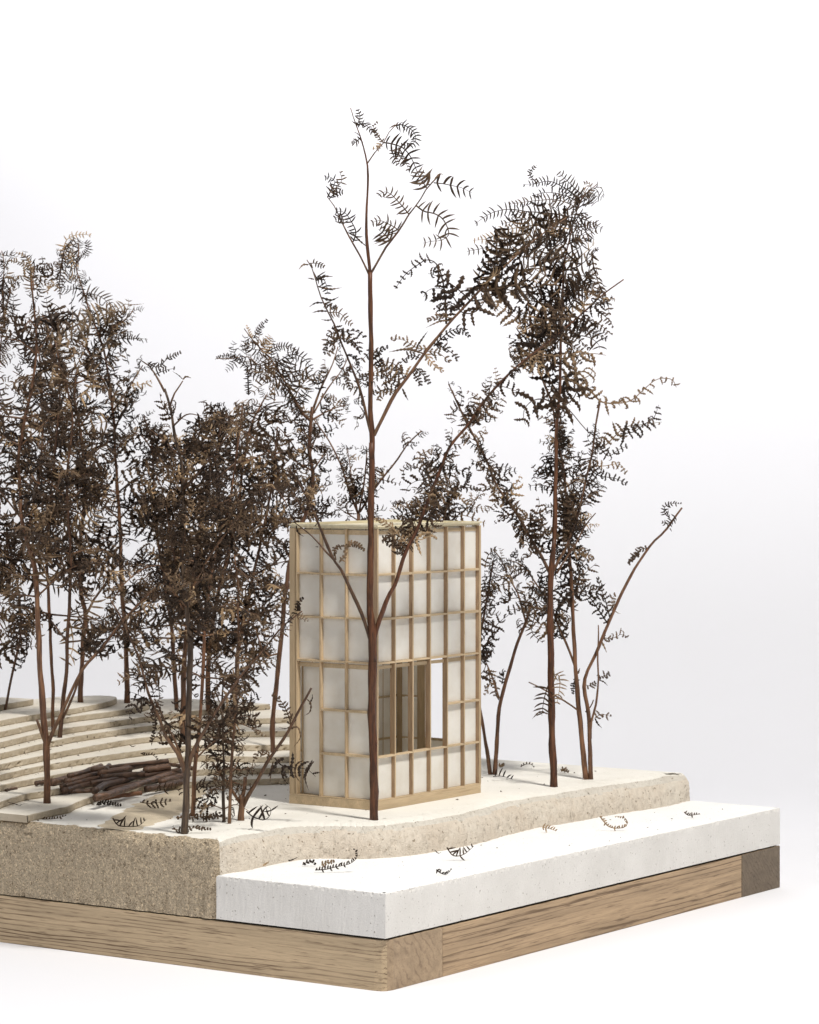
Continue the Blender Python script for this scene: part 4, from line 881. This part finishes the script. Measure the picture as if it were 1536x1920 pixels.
TALL = clone_fern('tall straight fern trunk on a top terrace, ending in the curled tuft on the skyline', (239, 1318), 8, 12,
    [(239, 1318), (236, 1205), (230, 1124), (227, 1069), (225, 988), (221, 920), (216, 850), (215, 800), (208, 745), (198, 670), (185, 627), (170, 590), (158, 550), (150, 527), (142, 500), (148, 475), (146, 455)], (10.5, 2), 7, 3.2, 1.7, 'M', .34, t1=.86,
    extra=[([(212, 770), (240, 730), (255, 705), (268, 685)], 4, 2, .5, .2), ([(186, 630), (215, 612), (240, 595), (252, 578)], 3.5, 1.8, -.5, .0), ([(205, 735), (180, 690), (160, 650), (140, 640)], 4, 2, -.8, .2), ([(113, 560), (112, 520), (120, 470), (135, 450)], 2, 1, 0, .1)])
clone_fern('fern trunk behind the front left thicket, rooted two steps under the terrace rim', (332, 1342), 6, 13,
    [(332, 1342), (327, 1260), (322, 1178), (311, 1110), (300, 1040), (292, 980), (288, 900), (285, 830), (270, 780)], (8.5, 3), 7, 3.4, 1.6, 'P', .40)
clone_fern('thick dark fern trunk rising directly behind the scaly front trunk', (343, 1391), 4, 14,
    [(343, 1391), (344, 1320), (346, 1240), (352, 1170), (362, 1100), (370, 1030), (380, 960), (395, 890), (410, 830), (415, 770)], (12.5, 3), 9, 3.6, 1.7, 'M', .36)
clone_fern('narrow fern trunk just right of the scaly front trunk, its foot hidden in curled leaves', (361, 1530), None, 15,
    [(361, 1530), (366, 1439), (375, 1349), (381, 1259), (385, 1170), (395, 1090), (410, 1010), (430, 950), (440, 880), (450, 800), (455, 760)], (8.5, 3), 9, 2.8, 1.4, 'P', .28, elev=(-20, 55))
clone_fern('fern in the middle of the thicket, rooted on a high terrace behind the log pile', (392, 1331), 7, 16,
    [(392, 1331), (390, 1260), (398, 1180), (412, 1100), (430, 1030), (447, 960), (455, 880), (470, 800), (500, 740)], (10, 3), 9, 3.6, 1.7, 'M', .30)
clone_fern('fern trunk between thicket and tower with a reddish stem leaning right', (440, 1340), 6, 17,
    [(440, 1342), (443, 1280), (447, 1220), (460, 1150), (475, 1080), (490, 1010), (505, 940), (515, 870), (520, 800)], (9.5, 3), 9, 3.3, 1.6, 'P', .28)
clone_fern('thin curving fern at the far left frame edge in front of the upper terraces', (1, 1375), 5, 18,
    [(1, 1378), (8, 1340), (14, 1313), (24, 1259), (35, 1210), (40, 1160), (30, 1080), (10, 1000)], (6, 3), 3, 2.0, 1.4, 'P', .5, elev=(0, 40))
clone_fern('fern rooted beyond the left frame edge with a stem leaning into the picture', (-35, 1370), 5, 19,
    [(-35, 1372), (-25, 1250), (-10, 1140), (0, 1104), (20, 1070), (46, 1026), (60, 960), (75, 880), (80, 800), (78, 720), (70, 640)], (9, 3), 7, 3.4, 1.7, 'M', .35,
    extra=[([(-8, 1135), (-20, 1000), (-15, 850), (-5, 700), (8, 600), (20, 540)], 7, 2, -1, .35), ([(10, 620), (5, 560), (8, 500), (3, 470)], 3, 1.5, .3, .1)])
clone_fern('fern trunk standing between the orange-brown and the tall straight trunk', (100, 1368), 7, 20,
    [(100, 1368), (99, 1286), (95, 1205), (92, 1124), (88, 1050), (92, 970), (100, 880), (108, 800), (112, 720), (95, 640), (80, 590)], (7.5, 3), 7, 3.4, 1.7, 'S', .42)

# straw-coloured plume and curled tufts on the left skyline
M_straw = stem_mat("straw_coloured_leaf", (.36, .26, .155), (.26, .18, .105), (.15, .10, .06), True)
e = lambda *p: T('e', *p)
plume = TALL
for pts, ty, ll, m in [
    (e((860, 650), (760, 650), (680, 690), (600, 790)), 'S', 20, M_straw), (e((840, 660), (720, 700), (600, 725), (480, 760)), 'S', 22, M_straw), (e((940, 600), (880, 640), (800, 660)), 'S', 12, M_straw),
    (e((620, 750), (560, 700), (480, 690), (420, 690)), 'S', 20, M_straw), (e((560, 790), (440, 800), (340, 790), (250, 800)), 'S', 24, M_straw), (e((540, 830), (430, 850), (330, 860)), 'S', 18, M_straw), (e((680, 760), (600, 830), (560, 930)), 'S', 18, M_straw),
    (e((930, 600), (1000, 605), (1085, 598)), 'B', 2, M_straw), (e((820, 780), (880, 830), (960, 840), (1055, 875)), 'S', 8, None), (e((800, 800), (850, 880), (870, 930)), 'S', 16, None),
    (e((590, 320), (530, 260), (480, 190), (510, 110), (600, 78), (685, 85)), 'S', 13, None), (e((575, 320), (520, 320), (460, 345)), 'S', 12, None), (e((620, 230), (655, 200), (665, 150), (640, 130)), 'S', 9, None), (e((590, 300), (540, 230), (560, 150), (600, 120)), 'S', 14, None),
    (e((480, 220), (460, 330), (450, 440), (450, 530)), 'S', 12, None), (e((600, 400), (530, 380), (470, 400)), 'S', 12, None), (e((610, 480), (540, 490), (450, 490)), 'S', 12, None), (e((640, 520), (720, 530), (790, 570), (840, 630)), 'S', 16, None)]: plume.frond(pts, ty, ll, m=m)
for pts, ty, ll, m in [
    (e((235, 500), (230, 420), (240, 340)), 'S', 15, None), (e((240, 340), (200, 250), (120, 210)), 'S', 6, M_straw), (e((235, 345), (150, 285), (60, 275)), 'S', 7, M_straw), (e((245, 345), (330, 335), (415, 300)), 'S', 8, None), (e((240, 330), (320, 290), (310, 240)), 'B', 3, None), (e((260, 380), (300, 440), (290, 500)), 'S', 8, None)]: CUTSTUB.frond(pts, ty, ll, m=m)

# slender sprig stems in the foreground
t = Tree('first of two thin upright fern sprigs right of the scaly trunk, the darker left one', (420, 1541), PZ, 21, 'slender sprigs in the foreground')
t.stem([(420, 1541), (418, 1480), (420, 1439), (418, 1380), (417, 1320), (420, 1260)], 6.5, 3, .3, first=True, mat=M_scaly)
t.auto(0, .08, .98, 9, 1.6, 'P', 2.5, .6, 1.2, (-40, 45), .65)
t = Tree('second thin upright fern sprig, the taller brown one just left of the stubby fork', (430, 1544), PZ, 22, 'slender sprigs in the foreground')
t.stem([(430, 1544), (432, 1490), (434, 1439), (440, 1360), (442, 1300), (447, 1200), (446, 1110), (440, 1040)], 6.5, 3, .5, first=True, mat=M_twig)
t.auto(0, .12, .98, 11, 1.8, 'P', 2.5, .6, 1.25, (-40, 45), .65)
t = Tree('stubby forked fern foot with cut stump and bare stem slanting across the tower corner', (452, 1538), PZ, 23, 'slender sprigs in the foreground')
t.stem([(452, 1538), (453, 1515), (454, 1490)], 13, 10, 0, first=True, mat=M_twig)
t.stem([(454, 1500), (458, 1475), (460, 1457)], 8, 6.5, .2)
t.stem([(450, 1505), (440, 1490), (428, 1470), (415, 1455), (400, 1430)], 6, 3, -.5); t.spray(2, .5, 1, .5, 1.3, 'P', .9)
qq = t.stem([(456, 1512), (466, 1490), (479, 1469), (494, 1443), (509, 1418), (539, 1373), (562, 1330), (584, 1290)], 8, 4, -.8)
C_ = lambda *p: T('C', *p)
for pts, ty, ll in [(h((1320, 870), (1345, 900), (1340, 950), (1305, 975)), 'B', 4), (h((1335, 905), (1355, 865), (1355, 840)), 'B', 3), (h((1230, 1060), (1260, 1040), (1280, 1110), (1230, 1180)), 'B', 3), (h((1230, 1060), (1200, 960), (1150, 870), (1100, 840)), 'P', 13), (h((1210, 1050), (1180, 1055), (1140, 1045)), 'B', 2),
    (h((1100, 1250), (1080, 1220), (1030, 1200), (980, 1260)), 'P', 11), (h((1120, 1240), (1170, 1290), (1240, 1300), (1320, 1310), (1375, 1355)), 'P', 28), (h((1110, 1260), (1095, 1330), (1090, 1395)), 'B', 4)]: t.frond(pts, ty, ll)
for pts in [h((1180, 1285), (1165, 1340), (1190, 1390), (1215, 1412)), h((1300, 1255), (1255, 1280), (1250, 1350), (1290, 1400)), h((1365, 1260), (1330, 1310), (1310, 1370), (1335, 1450))]: t.frond(pts, 'B', 4.2)

# ---------------------------------------------------------------- logs
def log(label, pts, w, z, mat=None, knob=False):
    P = [at_z(x, y, z) for x, y in pts]; rs = random.Random(hash(label) & 0xffff) if False else random.Random(len(label) * 7 + int(pts[0][0]))
    path = cr(P, 12); k = depth(P[0]) / F / 2
    for p in path: p.z += rs.uniform(-.02, .02)
    rad = [k * w * 1.12 * (1 + .08 * noise.noise(Vector((i * .5, w, pts[0][0])))) * (1.12 if i in (0, 11) else 1) for i in range(12)]
    V, Fc = tube_geo(path, rad, 12, .07, int(pts[0][0]))
    n = len(V); c0, c1 = path[0], path[-1]
    o = place('cut_stem', mesh('cut_stem', V, Fc, True, [mat or M_log]))
    tag(o, label, 'log', 'brown fern stems stacked like logs')
    return o
Bp = lambda *p: T('B', *p); Ap = lambda *p: T('A', *p)
for lab, pts, w, z, m in [
    ('bright orange-brown cut stem lying lowest and frontmost under the pile', Bp((130, 1525), (620, 1452)), 7.5, 6.22, M_log2),
    ('stem with a pale split end at the lower right of the pile', Bp((700, 1400), (950, 1350), (1200, 1300)), 10, 6.36, M_log),
    ('longest stem of the pile, running diagonally to a black tip on the right', Bp((0, 1520), (200, 1470), (600, 1330), (1000, 1200), (1180, 1160)), 11.5, 6.62, M_log),
    ('short thick stem with a sawn left end above the orange stem', Bp((-20, 1420), (150, 1330), (350, 1290), (600, 1220)), 11, 6.72, M_log),
    ('thin bent stem tucked in the middle of the pile', Bp((-60, 1320), (300, 1255), (640, 1180)), 8, 6.85, M_log),
    ('stem with a swollen knot lying on top of the pile', Bp((60, 1180), (350, 1130), (650, 1060), (990, 1030)), 10.5, 7.16, M_log),
    ('short stout stem with a blunt right end, below the knotted one', Bp((690, 1140), (1000, 1095)), 12, 7.0, M_log),
    ('straight reddish stem crossing the middle of the pile', Bp((80, 1235), (350, 1215), (660, 1190)), 10, 6.98, M_log),
    ('stem with a dark hollow end next to the terrace trunk', Ap((720, 1310), (950, 1250), (1200, 1195)), 12, 6.88, M_log),
    ('stem with a pale ringed end in the upper left of the pile', Ap((920, 1300), (1150, 1240), (1385, 1190)), 10.5, 6.95, M_log),
    ('long low stem whose left end sticks out over the white terrace', Ap((890, 1420), (1150, 1350), (1477, 1300)), 10.5, 6.6, M_log),
    ('stubby dark stem end at the far left, poking out behind the trunk', Ap((500, 1320), (720, 1290)), 8, 6.86, M_log),
    ('tapered stem rising to a rounded point at the top left of the pile', Ap((960, 1215), (1200, 1150), (1400, 1075)), 8.5, 7.2, M_log),
    ('slim stem at the back of the pile against the terrace riser', Bp((-50, 1130), (400, 1075), (990, 1010)), 7.5, 7.3, M_log),
    ('blackened stem in the shade under the left end of the pile', Ap((720, 1455), (1000, 1440), (1300, 1425)), 10, 6.42, M_log),
    ('small stub of stem pointing up between the top stems', Bp((130, 1130), (185, 1075)), 8, 7.3, M_log),
    ('shaded stem showing between the longest stem and the sawn one', Bp((120, 1400), (500, 1340), (900, 1270)), 9, 6.45, M_log),
    ('thin dark stem wedged under the short stout one', Bp((420, 1255), (800, 1190), (1150, 1140)), 8.5, 6.75, M_log),
    ('flat stem with a frayed left end, second from the terrace trunk', Ap((640, 1350), (900, 1335), (1240, 1290)), 8.5, 6.6, M_log),
    ('narrow stem lying beneath the knotted stem on the upper left', Bp((-90, 1200), (180, 1170), (480, 1140)), 9, 6.95, M_log),
    ('thin grey stem reaching furthest right behind the scaly trunk', Bp((640, 1070), (900, 1050), (1170, 1075), (1330, 1110)), 6.5, 7.0, M_log),
    ('dark stem end poking out to the right under the black tip', Bp((900, 1290), (1100, 1240), (1280, 1190)), 10, 6.55, M_log),
    ('slender stem filling the gap in the left middle of the pile', Ap((860, 1360), (1100, 1300), (1400, 1240)), 9, 6.8, M_log),
    ('lone cut twig resting on a step at the left frame edge', Ap((-40, 1165), (135, 1145)), 4.5, 7.3, M_log),
    ('dark flat twig lying at the foot of the second step on the left', Ap((80, 1415), (230, 1385)), 4.5, 6.75, M_log),
]: log(lab, pts, w, z, m)

# ---------------------------------------------------------------- fallen leaves and crumbs
def fallen(label, pts, typ, ll, z, lift=0.06, tilt=None, arcs=(), mat=None):
    P = [at_z(x, y, z) for x, y in pts]
    k = depth(P[0]) / F
    # a traced midrib may arch above the ground: points given as (x, y, h) keep their ground depth
    root = None
    P = []
    zb = [p for p in pts if len(p) == 2]
    yb = max(p[1] for p in pts); d0 = depth(at_z(pts[0][0], yb, z))
    for p in pts: P.append(at_d(p[0], p[1], d0) + Vector((0, 0, lift)))
    rs = random.Random(int(pts[0][0]) * 3 + int(pts[0][1])); path = cr(P, 14)
    nrm = -W2 + Vector((0, 0, rs.uniform(-.2, .45))) if tilt is None else tilt
    V, Fc = frond_geo(path, nrm, typ, rs, None, ll * k * (.98 if typ == 'S' else 1.0), .035, typ == 'S')
    lo = min(v.z for v in V)
    if lo < z: V = [v + Vector((0, 0, z - lo - .01)) for v in V]
    o = place('fallen_leaf', mesh('fallen_leaf', V, Fc, False, [M_leaf])); tag(o, label, 'fern leaf', 'loose fern leaves on the model')
up = Vector((0, 0, 1)) + W2 * .3
s5 = lambda *p: [(380 + x / 5.12, 1480 + y / 5.12) for x, y in p]
s8 = lambda *p: [(860 + x / 5.12, 1380 + y / 5.12) for x, y in p]
s7 = lambda *p: [(1150 + x / 3.98, 1380 + y / 3.98) for x, y in p]
s4 = lambda *p: [(200 + x / 3.84, 1380 + y / 3.84) for x, y in p]
GS = ZS
for a_ in [
    ('long curling fern leaf with an upturned right end, on the white slab left of centre', s5((1080, 800), (1180, 795), (1280, 770), (1400, 745), (1470, 700), (1490, 640), (1450, 590)), 'S', 7, GS),
    ('short stubby leaf piece just behind the long curled leaf on the slab', s5((1140, 750), (1200, 725), (1270, 710)), 'P', 7, GS),
    ('small arched leaf scrap on the slab near the foot of the slope', s5((960, 735), (1010, 710), (1060, 700), (1085, 740)), 'P', 5, GS),
    ('thin dark leaf lodged at the foot of the eroded slope', s5((770, 690), (840, 695), (930, 655)), 'B', 3, GS),
    ('black crumb of leaf pressed into the base of the slope, far left', s5((580, 745), (640, 705)), 'B', 4, GS),
    ('spiky claw-like fern leaf in the middle of the slab', T('d', (-8, 2175), (10, 2200), (35, 2205), (80, 2185), (125, 2172))[:0] or [(838, 1598), (848, 1612), (860, 1614), (873, 1609), (889, 1595)], 'S', 14, GS),
    ('little crescent leaf lying in front of the claw-like one', [(818, 1633), (828, 1640), (838, 1641), (848, 1631)], 'S', 5, GS),
    ('tiny splinter leaf behind the claw-like leaf', [(815, 1596), (822, 1602), (828, 1600)], 'B', 2, GS),
    ('crumpled star-shaped leaf on the slab below the straight dark stem', s8((800, 890), (870, 905), (940, 930)), 'S', 9, GS),
    ('ring-shaped curled leaf on the right part of the slab', s7((-100, 620), (-70, 660), (-30, 700), (30, 710), (90, 700), (108, 660), (70, 625), (10, 622)), 'S', 5, GS),
    ('small hooked leaf nearest the far right end of the slab', s7((530, 590), (560, 612), (600, 610), (650, 605)), 'S', 5, GS),
    ('bushy dead leaf on the plateau at the foot of the V-shaped pair', s8((330, 400), (400, 395), (470, 410), (520, 430)), 'S', 14, PZ),
    ('arched leaf on the plateau behind the straight dark stem', s8((595, 305), (650, 280), (700, 285), (725, 315)), 'S', 5, PZ),
    ('small bent leaf scrap between the dark stem and the twin stems', s8((985, 350), (1010, 325), (1055, 355)), 'P', 6, PZ),
    ('tiny leaf scrap left of the V-shaped pair foot', s8((385, 300), (420, 295), (435, 280)), 'P', 5, PZ),
    ('wide fern leaf standing on its back with upright ribs, on the sandy strip', s4((45, 600), (80, 650), (150, 660), (230, 655), (285, 610)), 'S', 17, PZ),
    ('tangled leaf on the sandy strip below the orange stem', s4((240, 520), (300, 530), (380, 525), (470, 515)), 'P', 15, PZ),
    ('leaf with hanging teeth leaning on the right end of the log pile', s4((350, 410), (420, 390), (500, 390), (540, 430)), 'S', 13, 6.15),
    ('crooked leaf in front of the scaly trunk foot', s4((470, 690), (560, 700), (640, 680), (700, 690), (755, 690)), 'P', 8, PZ),
    ('row of small arched leaves between trunk and sprigs', s4((500, 610), (600, 610), (700, 600), (790, 600), (870, 620)), 'P', 10, PZ),
    ('arched leaf right beside the foot of the thin sprigs', s4((700, 620), (760, 600), (800, 575), (830, 600)), 'P', 8, PZ),
    ('ribbed leaf curling up like a cage, right of the stubby fork', s5((420, 300), (480, 350), (580, 385), (640, 350), (655, 280), (600, 235)), 'S', 22, PZ),
    ('leaf clump hidden at the foot of the narrow trunk', s4((610, 450), (680, 500), (740, 520), (800, 490)), 'P', 14, PZ),
    ('coiled leaf clump between the narrow trunk and the thin sprigs', s4((640, 400), (700, 350), (770, 400), (800, 460)), 'P', 14, PZ),
    ('dark branching scrap lying on the lowest white terrace before the orange stem', [(181, 1512), (195, 1506), (212, 1511), (228, 1512)], 'P', 7, 6.0),
    ('flat comb of leaflets along the edge of the first step', [(79, 1538), (95, 1538), (110, 1536), (125, 1531)], 'S', 5, 6.0),
    ('wavy thin stalk lying on the left end of the lowest terrace', T('A', (110, 1600), (200, 1620), (270, 1640), (330, 1620), (385, 1620)), 'B', 1.6, LV(1)),
    ('small leaf comb lying on the step above the log pile', T('B', (620, 915), (680, 945), (780, 940), (860, 1010)), 'S', 5, LV(3)),
    ('tiny curved leaf on the middle of the fifth step', T('B', (465, 800), (510, 825), (560, 805)), 'B', 2, LV(4)),
]: fallen(*a_)
# crumbs: countless tiny dark bits
def crumbs():
    rs = random.Random(77); V = []; Fc = []
    spots = [(500, 1400, 1500, 1600, GS, 26, (560, 1450)), ]
    def bit(p, s):
        a = rs.uniform(0, 6.28); d = Vector((math.cos(a), math.sin(a), rs.uniform(0, .2))); q = d.cross(Vector((0, 0, 1))).normalized()
        b = len(V); w = s * rs.uniform(.2, .5); h_ = w * .8
        V.extend([p - d * s + Vector((0, 0, h_ * .3)), p + q * w, p + d * s + Vector((0, 0, h_ * .4)), p - q * w, p + Vector((0, 0, h_ + .01))])
        Fc.extend([(b, b + 1, b + 4), (b + 1, b + 2, b + 4), (b + 2, b + 3, b + 4), (b + 3, b, b + 4), (b + 3, b + 2, b + 1, b)])
    for _ in range(26):
        u, v = rs.uniform(3, 36), rs.uniform(.6, 5.2); bit(Vector((u, v, ZS + .004)), rs.choice((.03, .05, .08)))
    for _ in range(80):
        u, v = rs.uniform(.8, 37), rs.uniform(9, 20)
        if v < 12 and u < 8: continue
        if HU - .2 < u < HU + HW + .2 and HV - .2 < v < HV + HD + .2: continue
        bit(Vector((u, v, PZ + .004)), rs.choice((.03, .05, .08, .12)))
    for k in range(1, 10):
        pts = cr([Vector((a, b, 0)) for a, b in ct[k]], 200)
        for _ in range(16):
            p = rs.choice(pts[:150]); q = p + Vector((-.5, rs.uniform(-1, 0), 0)) * .35 - Vector((0, .1, 0)); q.z = LV(k - 1) + .004; bit(q, rs.choice((.04, .07, .14)))
    o = place('leaf_crumbs', mesh('leaf_crumbs', V, Fc, False, [M_leaf])); tag(o, 'dark crumbs of dry fern scattered over plaster and terraces', 'debris', kind='stuff')
crumbs()
